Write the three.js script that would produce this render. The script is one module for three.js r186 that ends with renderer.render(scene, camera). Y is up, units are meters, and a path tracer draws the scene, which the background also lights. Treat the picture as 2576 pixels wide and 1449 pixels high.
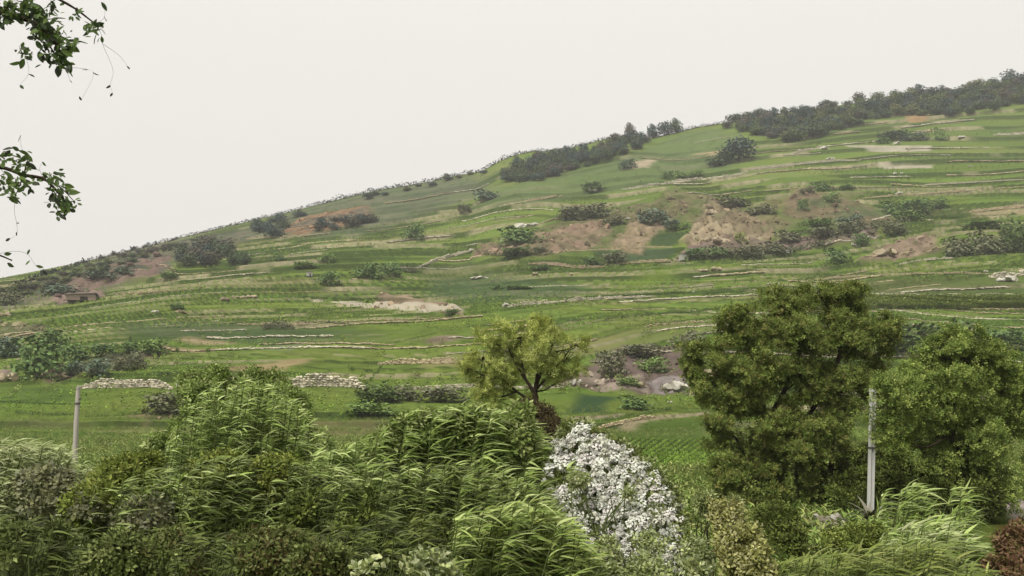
import * as THREE from 'three';
import { mergeGeometries } from 'three/addons/utils/BufferGeometryUtils.js';

// ------------------------------------------------------------------ camera, sky, sun, haze, exposure
const scene = new THREE.Scene();
const FOV = 36, PITCH = THREE.MathUtils.degToRad(7.8), EYE = 3.2;
const camera = new THREE.PerspectiveCamera(FOV, 16 / 9, 0.1, 8000);
camera.position.set(0, EYE, 0);
camera.rotation.x = PITCH;
scene.add(camera);
const EXPOSURE = 3;
const skyW = 256, skyH = 128, skyData = new Float32Array(skyW * skyH * 4);
for (let j = 0; j < skyH; j++) for (let i = 0; i < skyW; i++) {
  const s = Math.max(0, Math.sin(((j + 0.5) / skyH - 0.5) * Math.PI));
  const k = (1 + 0.75 * s * s * s) / EXPOSURE, o = (j * skyW + i) * 4;
  skyData[o] = 0.85 * k; skyData[o + 1] = 0.822 * k; skyData[o + 2] = 0.778 * k; skyData[o + 3] = 1;
}
const sky = new THREE.DataTexture(skyData, skyW, skyH, THREE.RGBAFormat, THREE.FloatType);
sky.mapping = THREE.EquirectangularReflectionMapping; sky.magFilter = THREE.LinearFilter; sky.needsUpdate = true;
scene.background = sky; scene.environment = sky;
const sun = new THREE.DirectionalLight(new THREE.Color(1, 0.96, 0.88), 1.5);
sun.position.set(-260, 640, 60); sun.target.position.set(0, 0, -300);
sun.castShadow = true; sun.shadow.radius = 20; sun.shadow.mapSize.set(4096, 4096);
Object.assign(sun.shadow.camera, { left: -700, right: 700, top: 700, bottom: -700, near: 1, far: 2500 });
scene.add(sun, sun.target);
scene.fog = new THREE.FogExp2(new THREE.Color(0.88, 0.885, 0.89), 0.00021);
const renderer = new THREE.WebGLRenderer({ antialias: true });
renderer.setSize(1024, 576);
renderer.toneMapping = THREE.LinearToneMapping;
renderer.toneMappingExposure = EXPOSURE;
renderer.shadowMap.enabled = true;

// ------------------------------------------------------------------ helpers
let seed = 12345;
const R = () => { seed = (seed + 0x6D2B79F5) | 0; let t = Math.imul(seed ^ (seed >>> 15), 1 | seed); t = (t + Math.imul(t ^ (t >>> 7), 61 | t)) ^ t; return ((t ^ (t >>> 14)) >>> 0) / 4294967296; };
const rr = (a, b) => a + (b - a) * R();
const gauss = () => (R() + R() + R() - 1.5) * 1.15;
const clamp = (x, a = 0, b = 1) => Math.min(b, Math.max(a, x));
const lerp = (a, b, t) => a + (b - a) * t;
const sstep = (a, b, x) => { const t = clamp((x - a) / (b - a)); return t * t * (3 - 2 * t); };
const hash = (i, j) => { let h = Math.imul(i | 0, 374761393) + Math.imul(j | 0, 668265263); h = Math.imul(h ^ (h >>> 13), 1274126177); return ((h ^ (h >>> 16)) >>> 0) / 4294967296; };
const vnoise = (x, y) => {
  const i = Math.floor(x), j = Math.floor(y), u = x - i, v = y - j, a = u * u * (3 - 2 * u), b = v * v * (3 - 2 * v);
  return lerp(lerp(hash(i, j), hash(i + 1, j), a), lerp(hash(i, j + 1), hash(i + 1, j + 1), a), b);
};
const fbm = (x, y, n = 3) => { let s = 0, a = 0.5, t = 0; for (let k = 0; k < n; k++) { s += a * vnoise(x, y); t += a; a *= 0.5; x = x * 2.03 + 17.1; y = y * 2.03 + 9.7; } return s / t; };
const lin = v => { v /= 255; return v <= 0.04045 ? v / 12.92 : Math.pow((v + 0.055) / 1.055, 2.4); };
const LIGHT = 2.1, LEAFY = 0.85;                                   // how much brighter a level surface looks than its base colour
const lit = (r, g, b) => [lin(r) / LIGHT, lin(g) / LIGHT, lin(b) / LIGHT];
const fol = (r, g, b) => new THREE.Color(lin(r) / LEAFY, lin(g) / LEAFY, lin(b) / LEAFY);
const col = (r, g, b) => { const c = lit(r, g, b); return new THREE.Color(c[0], c[1], c[2]); };
const counts = {};
const numbered = n => { const k = counts[n] = (counts[n] ?? -1) + 1; return k ? `${n}_${String(k).padStart(3, '0')}` : n; };
function tag(o, label, category, group, kind) {
  o.userData.label = label; if (category) o.userData.category = category;
  if (group) o.userData.group = group; if (kind) o.userData.kind = kind;
  return o;
}
function addTop(o, name) { o.name = numbered(name); scene.add(o); return o; }
function mesh(name, geo, mat, parent) { const m = new THREE.Mesh(geo, mat); m.name = name; m.castShadow = m.receiveShadow = true; if (parent) parent.add(m); return m; }
const std = (c, extra = {}) => new THREE.MeshPhysicalMaterial({ color: c, roughness: 0.95, metalness: 0, specularIntensity: 0.15, side: THREE.DoubleSide, ...extra });

// photograph units used below: its width counted as 2576, its height as 1449
const K = 1024 / 2576, F = 288 / Math.tan(THREE.MathUtils.degToRad(FOV / 2));
function ray(u, v) {
  const X = (u * K - 512) / F, Y = (288 - v * K) / F, c = Math.cos(PITCH), s = Math.sin(PITCH), z = c - Y * s;
  return [X / z, (Y * c + s) / z];
}
const at = (u, v, d) => { const [x, y] = ray(u, v); return new THREE.Vector3(x * d, EYE + y * d, -d); };
const unit = d => d * K / F;                           // metres per photograph unit at distance d

// ------------------------------------------------------------------ the hill
const ridgePts = [[-900, 930], [-400, 835], [0, 737], [44, 718], [110, 692], [230, 656], [330, 630], [400, 612], [560, 572], [700, 540], [800, 514], [880, 494], [950, 478], [1080, 457], [1150, 441], [1210, 431], [1260, 403], [1300, 388],
  [1340, 380], [1400, 379], [1490, 358], [1550, 342], [1600, 344], [1640, 346], [1720, 328], [1760, 318], [1800, 313], [1830, 306], [1900, 297], [2000, 277], [2150, 260], [2300, 237], [2400, 224], [2470, 212], [2576, 202], [2900, 150], [3600, 110], [5000, 90]];
const RZ = 600, FOOT = 100;
const ridgeXY = ridgePts.map(([u, v]) => { const [x, y] = ray(u, v); return [x * RZ, EYE + y * RZ]; });
function ridgeY(x) {
  if (x <= ridgeXY[0][0]) return ridgeXY[0][1];
  for (let i = 1; i < ridgeXY.length; i++) if (x < ridgeXY[i][0]) { const [a, b] = [ridgeXY[i - 1], ridgeXY[i]]; return lerp(a[1], b[1], (x - a[0]) / (b[0] - a[0])); }
  return ridgeXY[ridgeXY.length - 1][1];
}
function H0(x, z) {                                    // smooth lie of the land
  const d = -z, foot = FOOT + 14 * (vnoise(x / 60 + 3, 0.5) - 0.5) * 2;
  const near = 0.35 * (fbm(x / 9, z / 9, 2) - 0.5) * sstep(4, 30, d);
  if (d <= foot) return near;
  const top = ridgeY(x);
  if (d <= RZ) {
    const t = (d - foot) / (RZ - foot);
    return near * (1 - t) + top * Math.pow(t, 1.3) + 15 * (fbm(x / 90 + 7, z / 70, 2) - 0.5) * Math.sin(Math.PI * Math.min(1, t * 1.05)) * (1 - t);
  }
  return top * (1 - 0.85 * sstep(RZ - 30, 1500, d)) - 0.03 * Math.min(60, d - RZ);
}
function onH(u, v, h) {                                // where the line of sight through a spot of the photograph meets the land
  const [rx, ry] = ray(u, v);
  let p = 12;
  for (let d = 12; d < 606;) {
    if (EYE + ry * d < h(rx * d, -d)) {
      let a = p, b = d;
      for (let k = 0; k < 14; k++) { const m = (a + b) / 2; if (EYE + ry * m < h(rx * m, -m)) b = m; else a = m; }
      return new THREE.Vector3(rx * b, h(rx * b, -b), -b);
    }
    p = d; d += 0.25 + d * 0.004;
  }
  return new THREE.Vector3(rx * 598, h(rx * 598, -598), -598);
}
// patches of land that differ from the fields round them: outline, colour, how rough the ground is, relief in metres
const P = [];
function patch(c, pts, o = {}) {
  const w = [];
  pts.forEach((a, i) => {
    const b = pts[(i + 1) % pts.length], n = Math.max(1, Math.ceil(Math.hypot(b[0] - a[0], b[1] - a[1]) / 40));
    for (let k = 0; k < n; k++) { const q = onH(lerp(a[0], b[0], k / n), lerp(a[1], b[1], k / n), H0); w.push(q.x, q.z); }
  });
  let x0 = 1e9, x1 = -1e9, z0 = 1e9, z1 = -1e9;
  for (let i = 0; i < w.length; i += 2) { x0 = Math.min(x0, w[i]); x1 = Math.max(x1, w[i]); z0 = Math.min(z0, w[i + 1]); z1 = Math.max(z1, w[i + 1]); }
  P.push({ c: lit(...c), w, x0: x0 - 5, x1: x1 + 5, z0: z0 - 5, z1: z1 + 5, mott: o.mott ?? (o.bump ? 0.7 : 0.25), bump: (o.bump ?? 0) * 1.8, soft: (o.soft ?? 1) * (o.bump ? 0.5 : 1), mix: o.mix ?? 1, second: o.second ? lit(...o.second) : null, warp: o.warp ?? 2 });
}
function inside(p, x, z) {                             // 1 inside, 0 outside, soft at the edge
  if (x < p.x0 || x > p.x1 || z < p.z0 || z > p.z1) return 0;
  x += (fbm(x / 7, z / 7, 2) - 0.5) * 2 * p.warp; z += (fbm(x / 7 + 40, z / 7, 2) - 0.5) * 2 * p.warp;
  const w = p.w, n = w.length; let c = false, dm = 1e9;
  for (let i = 0, j = n - 2; i < n; j = i, i += 2) {
    const ax = w[j], az = w[j + 1], bx = w[i], bz = w[i + 1];
    if ((az > z) !== (bz > z) && x < (bx - ax) * (z - az) / (bz - az) + ax) c = !c;
    const ex = bx - ax, ez = bz - az, t = clamp(((x - ax) * ex + (z - az) * ez) / (ex * ex + ez * ez + 1e-9)), dx = x - ax - t * ex, dz = z - az - t * ez;
    dm = Math.min(dm, dx * dx + dz * dz);
  }
  return clamp(0.5 + (c ? 1 : -1) * Math.sqrt(dm) / (2 * p.soft));
}
const EARTH = [168, 150, 122], PINK = [168, 144, 122], TAN = [160, 145, 112], PALE = [190, 180, 158], STONE = [205, 197, 182];
// wide tints first
patch([112, 131, 84], [[1190, 520], [1260, 470], [1500, 420], [1640, 368], [1720, 335], [1800, 322], [1870, 345], [1850, 420], [1600, 470], [1400, 500]], { soft: 5, mix: 0.7 });
patch([118, 122, 98], [[560, 600], [640, 565], [800, 515], [950, 480], [1200, 440], [1240, 480], [1000, 560], [900, 590]], { soft: 6, mix: 0.75, second: [105, 118, 88] });
patch([124, 119, 100], [[-40, 770], [60, 720], [230, 660], [420, 608], [620, 575], [640, 600], [440, 650], [300, 720], [120, 750], [0, 775]], { soft: 5, mix: 0.85, second: [96, 104, 84] });
patch([88, 108, 70], [[290, 810], [600, 806], [900, 830], [960, 850], [640, 870], [400, 850], [300, 840]], { soft: 4, mix: 0.8 });
patch([86, 110, 72], [[1080, 700], [1200, 690], [1330, 700], [1500, 720], [1420, 745], [1180, 760], [1080, 740]], { soft: 3, mix: 0.7 });
patch([124, 148, 60], [[1560, 720], [1640, 680], [1700, 665], [1690, 700], [1600, 725]], { soft: 4, mix: 0.8 });
patch([120, 142, 62], [[860, 850], [1100, 790], [1240, 810], [1180, 870], [950, 880], [700, 900]], { soft: 6, mix: 0.6 });
patch([112, 134, 58], [[1580, 830], [1800, 790], [1760, 815], [1620, 860], [1560, 870]], { soft: 4, mix: 0.6 });
patch([104, 116, 66], [[2060, 708], [2300, 695], [2576, 695], [2576, 738], [2080, 738]], { soft: 3, mix: 0.7 });
patch([112, 124, 76], [[1360, 660], [1230, 650], [1280, 690], [1100, 700], [1040, 690], [1150, 650]], { soft: 4, mix: 0.5 });
patch([98, 124, 60], [[0, 968], [190, 975], [190, 1010], [0, 1012]], { soft: 2, mix: 0.8 });
patch([128, 132, 86], [[200, 1080], [20, 1060], [60, 1050], [200, 1062]], { soft: 2, mix: 0.7 });
patch([150, 140, 100], [[790, 1050], [960, 1045], [960, 1090], [800, 1110]], { soft: 2, mix: 0.7, second: [130, 132, 84] });
patch([126, 152, 56], [[2440, 1060], [2520, 1025], [2620, 1000], [2640, 1070], [2500, 1105]], { soft: 3 });
patch([98, 122, 56], [[1480, 1082], [1640, 1052], [1800, 1045], [1790, 1120], [1540, 1120]], { soft: 2, mix: 0.9 });
patch([84, 100, 46], [[1440, 1180], [1820, 1180], [1820, 1104], [1540, 1104]], { soft: 0.6, warp: 0.5 }); const cropField = P[P.length - 1];
patch([72, 98, 62], [[1455, 990], [1540, 995], [1525, 1040], [1425, 1042]], { soft: 1 });
patch([82, 104, 62], [[1600, 588], [1720, 580], [1712, 610], [1592, 613]], { soft: 1.5 });
patch([86, 106, 70], [[1490, 632], [1690, 622], [1680, 652], [1540, 655]], { soft: 1.5 });
patch([140, 136, 92], [[1925, 500], [2030, 482], [2160, 482], [2140, 512], [1930, 518]], { soft: 2, second: [124, 130, 80] });
// bare and broken ground
patch([134, 122, 98], [[1240, 600], [1330, 585], [1450, 540], [1560, 520], [1720, 495], [1760, 505], [1700, 545], [1640, 560], [1600, 600], [1540, 625], [1480, 640], [1300, 645]], { bump: 1.4, second: [104, 112, 70], soft: 3, mix: 0.75 });
patch(PINK, [[1190, 645], [1215, 612], [1290, 606], [1420, 572], [1500, 556], [1545, 580], [1470, 632], [1300, 642]], { bump: 2.4, second: [136, 126, 98], soft: 2 });
patch(EARTH, [[1530, 625], [1590, 562], [1640, 540], [1690, 520], [1700, 560], [1640, 600], [1610, 640]], { bump: 2.6, second: TAN, soft: 2 });
patch(EARTH, [[1720, 612], [1742, 562], [1785, 518], [1850, 520], [1910, 550], [1965, 572], [1925, 606], [1860, 622], [1760, 624]], { bump: 4.5, second: [186, 170, 140], soft: 2, mott: 0.6 });
patch([168, 148, 128], [[1750, 606], [1790, 598], [1850, 596], [1852, 616], [1790, 620]], { bump: 1.5 });
patch([150, 132, 106], [[1690, 500], [1750, 505], [1700, 540], [1680, 545]], { bump: 1, soft: 2 });
patch([164, 144, 122], [[2150, 658], [2222, 616], [2335, 586], [2372, 630], [2330, 642], [2190, 662]], { bump: 2.4, second: [128, 120, 92], soft: 2 });
patch([140, 120, 108], [[120, 738], [180, 702], [330, 652], [425, 642], [435, 682], [300, 712], [150, 748]], { bump: 2, second: [104, 106, 88], soft: 4, mott: 0.4 });
patch([160, 138, 126], [[125, 750], [190, 732], [262, 732], [262, 748], [150, 766]], { bump: 1.6, second: [118, 110, 98] });
patch([158, 128, 98], [[700, 585], [760, 547], [930, 516], [935, 540], [850, 575], [745, 592]], { bump: 1, second: [122, 116, 96], soft: 4 });
patch([128, 118, 98], [[1700, 652], [1722, 622], [1950, 606], [2200, 572], [2205, 600], [1990, 632], [1800, 652]], { bump: 2.4, second: [148, 128, 120], soft: 2, mott: 0.5 });
patch([176, 156, 130], [[940, 742], [960, 734], [1040, 746], [1160, 772], [1160, 795], [1080, 780], [930, 772]], { bump: 1, second: [128, 116, 90] });
patch([146, 132, 110], [[1060, 862], [1100, 846], [1150, 840], [1170, 850], [1100, 866]], { bump: 0.5, soft: 2 });
patch([128, 112, 104], [[1440, 940], [1500, 900], [1560, 868], [1690, 868], [1740, 900], [1735, 985], [1600, 992], [1500, 960]], { bump: 1.2, second: [160, 146, 126], mott: 0.5, soft: 2 });
patch([188, 172, 156], [[1400, 968], [1440, 945], [1500, 935], [1560, 962], [1620, 950], [1640, 985], [1540, 985], [1480, 975]], { bump: 1.2, second: [120, 108, 92], soft: 0.6 });
patch([184, 172, 168], [[1640, 965], [1690, 950], [1735, 962], [1738, 985], [1650, 985]], { bump: 1, second: [140, 126, 120], soft: 0.8 });
patch([140, 122, 104], [[80, 935], [150, 925], [420, 870], [430, 890], [330, 915], [230, 935], [120, 962]], { bump: 1.4, second: [104, 106, 84], soft: 2 });
patch([180, 164, 146], [[0, 940], [40, 925], [50, 955], [0, 962]], { bump: 1 });
patch([150, 142, 112], [[0, 810], [120, 815], [110, 840], [0, 850]], { bump: 0.6, second: [110, 118, 80], soft: 2 });
patch([158, 142, 112], [[330, 1042], [480, 1012], [560, 1010], [540, 1040], [380, 1062]], { bump: 0.4, second: [120, 124, 80], soft: 1.5 });
patch([136, 118, 98], [[2000, 470], [2200, 520], [2260, 560], [2180, 580], [2020, 560], [1960, 540]], { bump: 1.5, second: [108, 112, 82], soft: 4, mix: 0.8 });
patch([140, 128, 100], [[1580, 560], [1690, 470], [1900, 520], [2000, 560], [1960, 600], [1720, 560]], { bump: 1.4, second: [112, 116, 76], soft: 4, mix: 0.7 });
// pale bare strips
patch([212, 202, 178], [[770, 752], [920, 758], [1060, 765], [1165, 772], [1162, 786], [1040, 780], [900, 770]], { soft: 0.5, warp: 0.5, mott: 0.15 });
patch([176, 160, 118], [[560, 920], [650, 912], [790, 898], [760, 915], [700, 926], [600, 930]], { soft: 0.8, warp: 1 });
patch([150, 160, 124], [[660, 874], [690, 866], [760, 868], [740, 880]], { soft: 1.5 });
patch([176, 160, 124], [[440, 852], [470, 848], [560, 856], [580, 866], [470, 862]], { soft: 1.2 });
patch([168, 154, 116], [[415, 880], [440, 872], [540, 878], [520, 888]], { soft: 1.2 });
patch([192, 178, 150], [[1565, 424], [1600, 402], [1655, 400], [1630, 420]], { soft: 1.6 });
patch([184, 168, 130], [[1735, 386], [1830, 376], [1832, 383], [1750, 391]], { soft: 1.2 });
patch([196, 188, 164], [[2205, 408], [2350, 405], [2345, 416], [2230, 417]], { soft: 1, warp: 1 });
patch([192, 186, 164], [[2130, 360], [2200, 364], [2345, 366], [2340, 375], [2220, 377], [2130, 366]], { soft: 1, warp: 1 });
patch([178, 150, 108], [[2275, 283], [2335, 277], [2340, 300], [2290, 305]], { soft: 2 });
patch([180, 168, 130], [[2430, 536], [2510, 522], [2600, 514], [2600, 528], [2470, 542]], { soft: 1 });
patch([176, 164, 132], [[1475, 1086], [1640, 1044], [1780, 1030], [1782, 1040], [1650, 1056]], { soft: 0.4, warp: 0.4 });
patch([172, 160, 132], [[1428, 1048], [1565, 1040], [1560, 1050], [1430, 1058]], { soft: 0.4, warp: 0.3 });
patch([196, 182, 176], [[2490, 1262], [2640, 1255], [2640, 1308], [2500, 1312]], { soft: 0.2, warp: 0.9 });
patch([112, 62, 44], [[2440, 1318], [2640, 1312], [2700, 1449], [2520, 1449]], { soft: 0.2, warp: 0.9, second: [88, 70, 44] });

const PAL = [[124, 147, 66, 6], [118, 141, 63, 7], [112, 135, 61, 5], [104, 126, 61, 2], [130, 147, 76, 2.5], [142, 147, 90, 0.9], [100, 123, 57, 1]].map(([r, g, b, w]) => ({ c: lit(r, g, b), w }));
const PALW = PAL.reduce((s, p) => s + p.w, 0);
const pick = h => { let k = h * PALW; for (const p of PAL) { if ((k -= p.w) < 0) return p.c; } return PAL[0].c; };
const riserC = lit(74, 92, 46), stoneC = lit(196, 184, 150);
function terrace(x, z, y, t) {                          // which terrace, counted up the hill, and how far through it
  const ht = lerp(y, 185 * Math.pow(t, 1.3), 0.85) + ((fbm(x / 60, z / 45, 2) - 0.5) * 9 + (fbm(x / 150 + 4, z / 120, 2) - 0.5) * 26) * sstep(0.02, 0.25, t);
  const q0 = ht < 10 ? ht / 1.6 : 10 / 1.6 + Math.log(ht / 10) * 17;
  return [ht, q0 + (vnoise(x / 160 + 5, q0 / 2.2) - 0.5) * 1.4];
}
function land(x, z) {                                  // height and colour of the ground
  const d = -z; let y = H0(x, z);
  let rough = 0, rc = null;
  const hits = [];
  for (const p of P) { const a = inside(p, x, z); if (a > 0) { hits.push([p, a * p.mix]); if (p.bump) rough = Math.max(rough, a * p.bump); } }
  const t = clamp((d - FOOT) / (RZ - FOOT));
  const [ht, q] = terrace(x, z, y, t);
  const band = Math.floor(q), f = q - band;
  const dh = ht < 10 ? 1.6 : ht / 17;
  const on = d > FOOT - 10 ? sstep(0.005, 0.03, t) * (1 - sstep(0.93, 0.99, t)) * sstep(0.22, 0.5, fbm(x / 70 + 90, band * 0.7, 2)) * (1 - Math.min(1, rough)) : 0;
  y += on * Math.min(dh, 3.4) * 0.75 * (sstep(0.87, 0.97, f) - f);
  if (rough) y += rough * (Math.abs(fbm(x / 9, z / 9, 4) - 0.5) * 2 - 0.15 + 0.5 * (fbm(x / 3, z / 3, 2) - 0.5));
  y += (fbm(x / 2.5, z / 2.5, 2) - 0.5) * 0.3 * sstep(20, 60, d);
  // colour
  const cw = 45 + 60 * hash(band, 3), cell = Math.floor((x + 100 * hash(band, 9)) / cw);
  const base = d < FOOT - 4 ? lit(102, 120, 54) : pick(hash(band * 7 + 1, cell + 11));
  let c = base.slice();
  const streak = 0.5 * fbm(x / 16 + band * 3.1, q * 2.4, 3) + 0.5 * fbm(x / 7, z / 5, 3), fine = fbm(x / 0.9, z / 0.9, 2), mid = fbm(x / 14, z / 14, 3);
  const k = 0.78 + 0.26 * streak + 0.26 * fine;
  c = c.map((v, i) => v * k * (i === 0 ? 0.86 + 0.3 * mid : i === 2 ? 0.9 + 0.2 * mid : 1));
  if (d > FOOT - 4 && d < 420 && hash(band * 5 + 2, cell) < 0.65) {
    const an = (hash(band, cell + 77) - 0.5) * 1.1, sp = 2.0 + d / 95;
    const row = Math.sin(6.2832 * (x * Math.sin(an) + z * Math.cos(an) + 0.5 * vnoise(x / 9, z / 9)) / sp), kk = 1 + 0.15 * row * (1 - sstep(280, 420, d));
    c = c.map(v => v * kk);
  }
  if (d > FOOT - 4 && on > 0.15) {
    const r = sstep(0.87, 0.90, f) * Math.min(1, on * 1.5);
    const dry = sstep(0.56, 0.62, fbm(x / 30 + band * 11.3, band * 5.7, 2)) * (0.5 + 0.5 * vnoise(x / 2, z / 2));
    c = c.map((v, i) => lerp(v, lerp(riserC[i] * (0.75 + 0.5 * fine), stoneC[i] * (0.8 + 0.5 * fine), dry), r * 0.85));
    const tuft = sstep(0.74, 0.80, f) * (1 - sstep(0.84, 0.88, f)) * sstep(0.4, 0.6, fbm(x / 6, band, 2));
    c = c.map((v, i) => lerp(v, riserC[i] * 0.8, 0.55 * tuft));
  }
  const up = sstep(0.45, 1, t), dryUp = lit(118, 126, 88);
  c = c.map((v, i) => lerp(v, dryUp[i] * (0.8 + 0.4 * streak), 0.2 * up));
  for (const [p, a] of hits) {
    const m = p.bump ? 1.25 - p.mott + 1.6 * p.mott * (fbm(x / 2.6, z / 2.6, 3) - 0.12) : 1 - p.mott + 2 * p.mott * fbm(x / 3.2, z / 3.2, 3), s = p.second ? sstep(0.42, 0.62, fbm(x / 11 + 33, z / 11, 3)) : 0;
    c = c.map((v, i) => lerp(v, (p.second ? lerp(p.c[i], p.second[i], s) : p.c[i]) * m, a));
  }
  return [y, c];
}
const H = (x, z) => land(x, z)[0];
const ground = (u, v) => onH(u, v, H);
// ---- one sheet from the camera's feet past the crest
const zs = [], as = [];
for (let z = 60; z > -14; z -= 6) zs.push(z);
for (let d = 14; d < 96; d += 0.5 + d * 0.006) zs.push(-d);
for (let d = 96; d < 604; d += 0.22 + d * 0.0013) zs.push(-d);
for (let d = 606; d < 2200; d *= 1.045) zs.push(-d);
for (let a = -3.2; a < -0.68; a += 0.12) as.push(a);
for (let a = -0.68; a < 0.68; a += 0.00185) as.push(a);
for (let a = 0.68; a <= 3.2; a += 0.12) as.push(a);
{
  const nr = zs.length, nc = as.length, pos = new Float32Array(nr * nc * 3), cl = new Float32Array(nr * nc * 3), uv = new Float32Array(nr * nc * 2), idx = [];
  for (let i = 0, o = 0; i < nr; i++) for (let j = 0; j < nc; j++, o++) {
    const z = zs[i], x = as[j] * (Math.max(0, -z) + 30), [y, c] = land(x, z);
    pos.set([x, y, z], o * 3); cl.set(c, o * 3); uv.set([x / 5, z / 5], o * 2);
    if (i && j) idx.push(o - nc - 1, o - nc, o - 1, o - 1, o - nc, o);
  }
  const g = new THREE.BufferGeometry();
  g.setAttribute('position', new THREE.BufferAttribute(pos, 3)); g.setAttribute('color', new THREE.BufferAttribute(cl, 3)); g.setAttribute('uv', new THREE.BufferAttribute(uv, 2));
  g.setIndex(new THREE.BufferAttribute(new Uint32Array(idx), 1)); g.computeVertexNormals();
  const n = 512, px = new Uint8Array(n * n * 4);
  for (let j = 0; j < n; j++) for (let i = 0; i < n; i++) {
    const w = (a, b, s) => { const p = s, q = (i / n) * p, r = (j / n) * p, A = (k, l) => hash(((k % p) + p) % p + a, ((l % p) + p) % p + b); const i0 = Math.floor(q), j0 = Math.floor(r), u = q - i0, v = r - j0; return lerp(lerp(A(i0, j0), A(i0 + 1, j0), u), lerp(A(i0, j0 + 1), A(i0 + 1, j0 + 1), u), v); };
    const t = 0.45 * w(1, 2, 24) + 0.35 * w(5, 9, 80) + 0.2 * w(50, 70, 256), b = Math.round(255 * clamp(0.35 + t * 0.8));
    px.set([b, b, b, 255], (j * n + i) * 4);
  }
  const tex = new THREE.DataTexture(px, n, n); tex.wrapS = tex.wrapT = THREE.RepeatWrapping; tex.magFilter = THREE.LinearFilter; tex.needsUpdate = true;
  const m = new THREE.MeshPhysicalMaterial({ vertexColors: true, roughness: 1, specularIntensity: 0.05, side: THREE.DoubleSide, bumpMap: tex, bumpScale: 0.25 });
  const o = mesh('hillside', g, m, null); addTop(o, 'hillside');
  tag(o, 'terraced green hillside of small fields rising to the right', 'hill', null, 'structure');
}

// ------------------------------------------------------------------ geometry builders
class Buf {
  constructor() { this.p = []; this.c = []; this.i = []; }
  quad(a, b, c, d, k) { const n = this.p.length / 3; for (const v of [a, b, c, d]) { this.p.push(v.x, v.y, v.z); this.c.push(k[0], k[1], k[2]); } this.i.push(n, n + 1, n + 2, n, n + 2, n + 3); }
  geo() { const g = new THREE.BufferGeometry(); g.setAttribute('position', new THREE.Float32BufferAttribute(this.p, 3)); g.setAttribute('color', new THREE.Float32BufferAttribute(this.c, 3)); g.setIndex(this.i); g.computeVertexNormals(); return g; }
}
const V = (x, y, z) => new THREE.Vector3(x, y, z);
const rdir = () => { const z = rr(-1, 1), a = rr(0, 6.2832), s = Math.sqrt(1 - z * z); return V(s * Math.cos(a), z, s * Math.sin(a)); };
function leafQuad(b, p, n, size, k, ratio = 0.55) {     // a pointed leaf: folded along its rib
  const t = V(R() - 0.5, R() - 0.5, R() - 0.5).cross(n).normalize(), s = V().copy(n).cross(t);
  const q = p.clone().addScaledVector(t, size), m = p.clone().addScaledVector(t, size * 0.45).addScaledVector(n, size * 0.12);
  b.quad(p, m.clone().addScaledVector(s, size * ratio / 2), q, m.clone().addScaledVector(s, -size * ratio / 2), k);
}
function tube(pts, r0, r1, sides = 6) {                 // tapered, slightly uneven branch
  const curve = new THREE.CatmullRomCurve3(pts), n = Math.max(4, pts.length * 3), p = [], ix = [];
  const fr = curve.computeFrenetFrames(n, false);
  for (let i = 0; i <= n; i++) {
    const c = curve.getPoint(i / n), r = lerp(r0, r1, i / n);
    for (let j = 0; j < sides; j++) { const a = j / sides * 6.2832, k = r * (0.88 + 0.24 * hash(i, j)); p.push(c.x + k * (Math.cos(a) * fr.normals[i].x + Math.sin(a) * fr.binormals[i].x), c.y + k * (Math.cos(a) * fr.normals[i].y + Math.sin(a) * fr.binormals[i].y), c.z + k * (Math.cos(a) * fr.normals[i].z + Math.sin(a) * fr.binormals[i].z)); }
    if (i) for (let j = 0; j < sides; j++) { const a = (i - 1) * sides + j, b = (i - 1) * sides + (j + 1) % sides; ix.push(a, b, a + sides, b, b + sides, a + sides); }
  }
  const g = new THREE.BufferGeometry(); g.setAttribute('position', new THREE.Float32BufferAttribute(p, 3)); g.setIndex(ix); g.computeVertexNormals(); return g;
}
function rockGeo(k, detail = 1, flat = 0.75) {          // an angular stone about 1 across
  const g = new THREE.IcosahedronGeometry(0.5, detail), p = g.attributes.position, cuts = [];
  for (let i = 0; i < 9; i++) { const n = V(hash(k, i) - 0.5, (hash(k, i + 20) - 0.5) * 1.2, hash(k, i + 40) - 0.5).normalize(); cuts.push([n, 0.2 + 0.2 * hash(k, i + 60)]); }
  const v = V();
  for (let i = 0; i < p.count; i++) {
    v.fromBufferAttribute(p, i);
    for (const [n, d] of cuts) { const e = v.dot(n) - d; if (e > 0) v.addScaledVector(n, -e * 0.9); }
    const w = 1 + 0.14 * (hash(Math.round(v.x * 50) + k * 131, Math.round(v.y * 50) * 7 + Math.round(v.z * 50)) - 0.5);
    p.setXYZ(i, v.x * w * 1.12, v.y * w * flat * 1.12, v.z * w * 1.12);
  }
  g.deleteAttribute('uv'); g.computeVertexNormals();
  const cl = []; for (let i = 0; i < p.count; i++) { v.fromBufferAttribute(p, i); const m = 0.62 + 0.5 * fbm(v.x * 5 + k * 3, v.y * 5 + v.z * 4 + k, 2), li = vnoise(v.x * 4 + 9 * k, v.z * 4 + v.y * 3) > 0.68 ? 0.82 : 1; cl.push(m * li, m * li, m * li * (li < 1 ? 0.85 : 0.98)); }
  g.setAttribute('color', new THREE.Float32BufferAttribute(cl, 3)); return g;
}
const rocks = [0, 1, 2, 3, 4, 5].map(k => rockGeo(k * 7 + 3, 1, 0.85));
const chips = [0, 1, 2].map(k => rockGeo(k + 30, 0));

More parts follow.
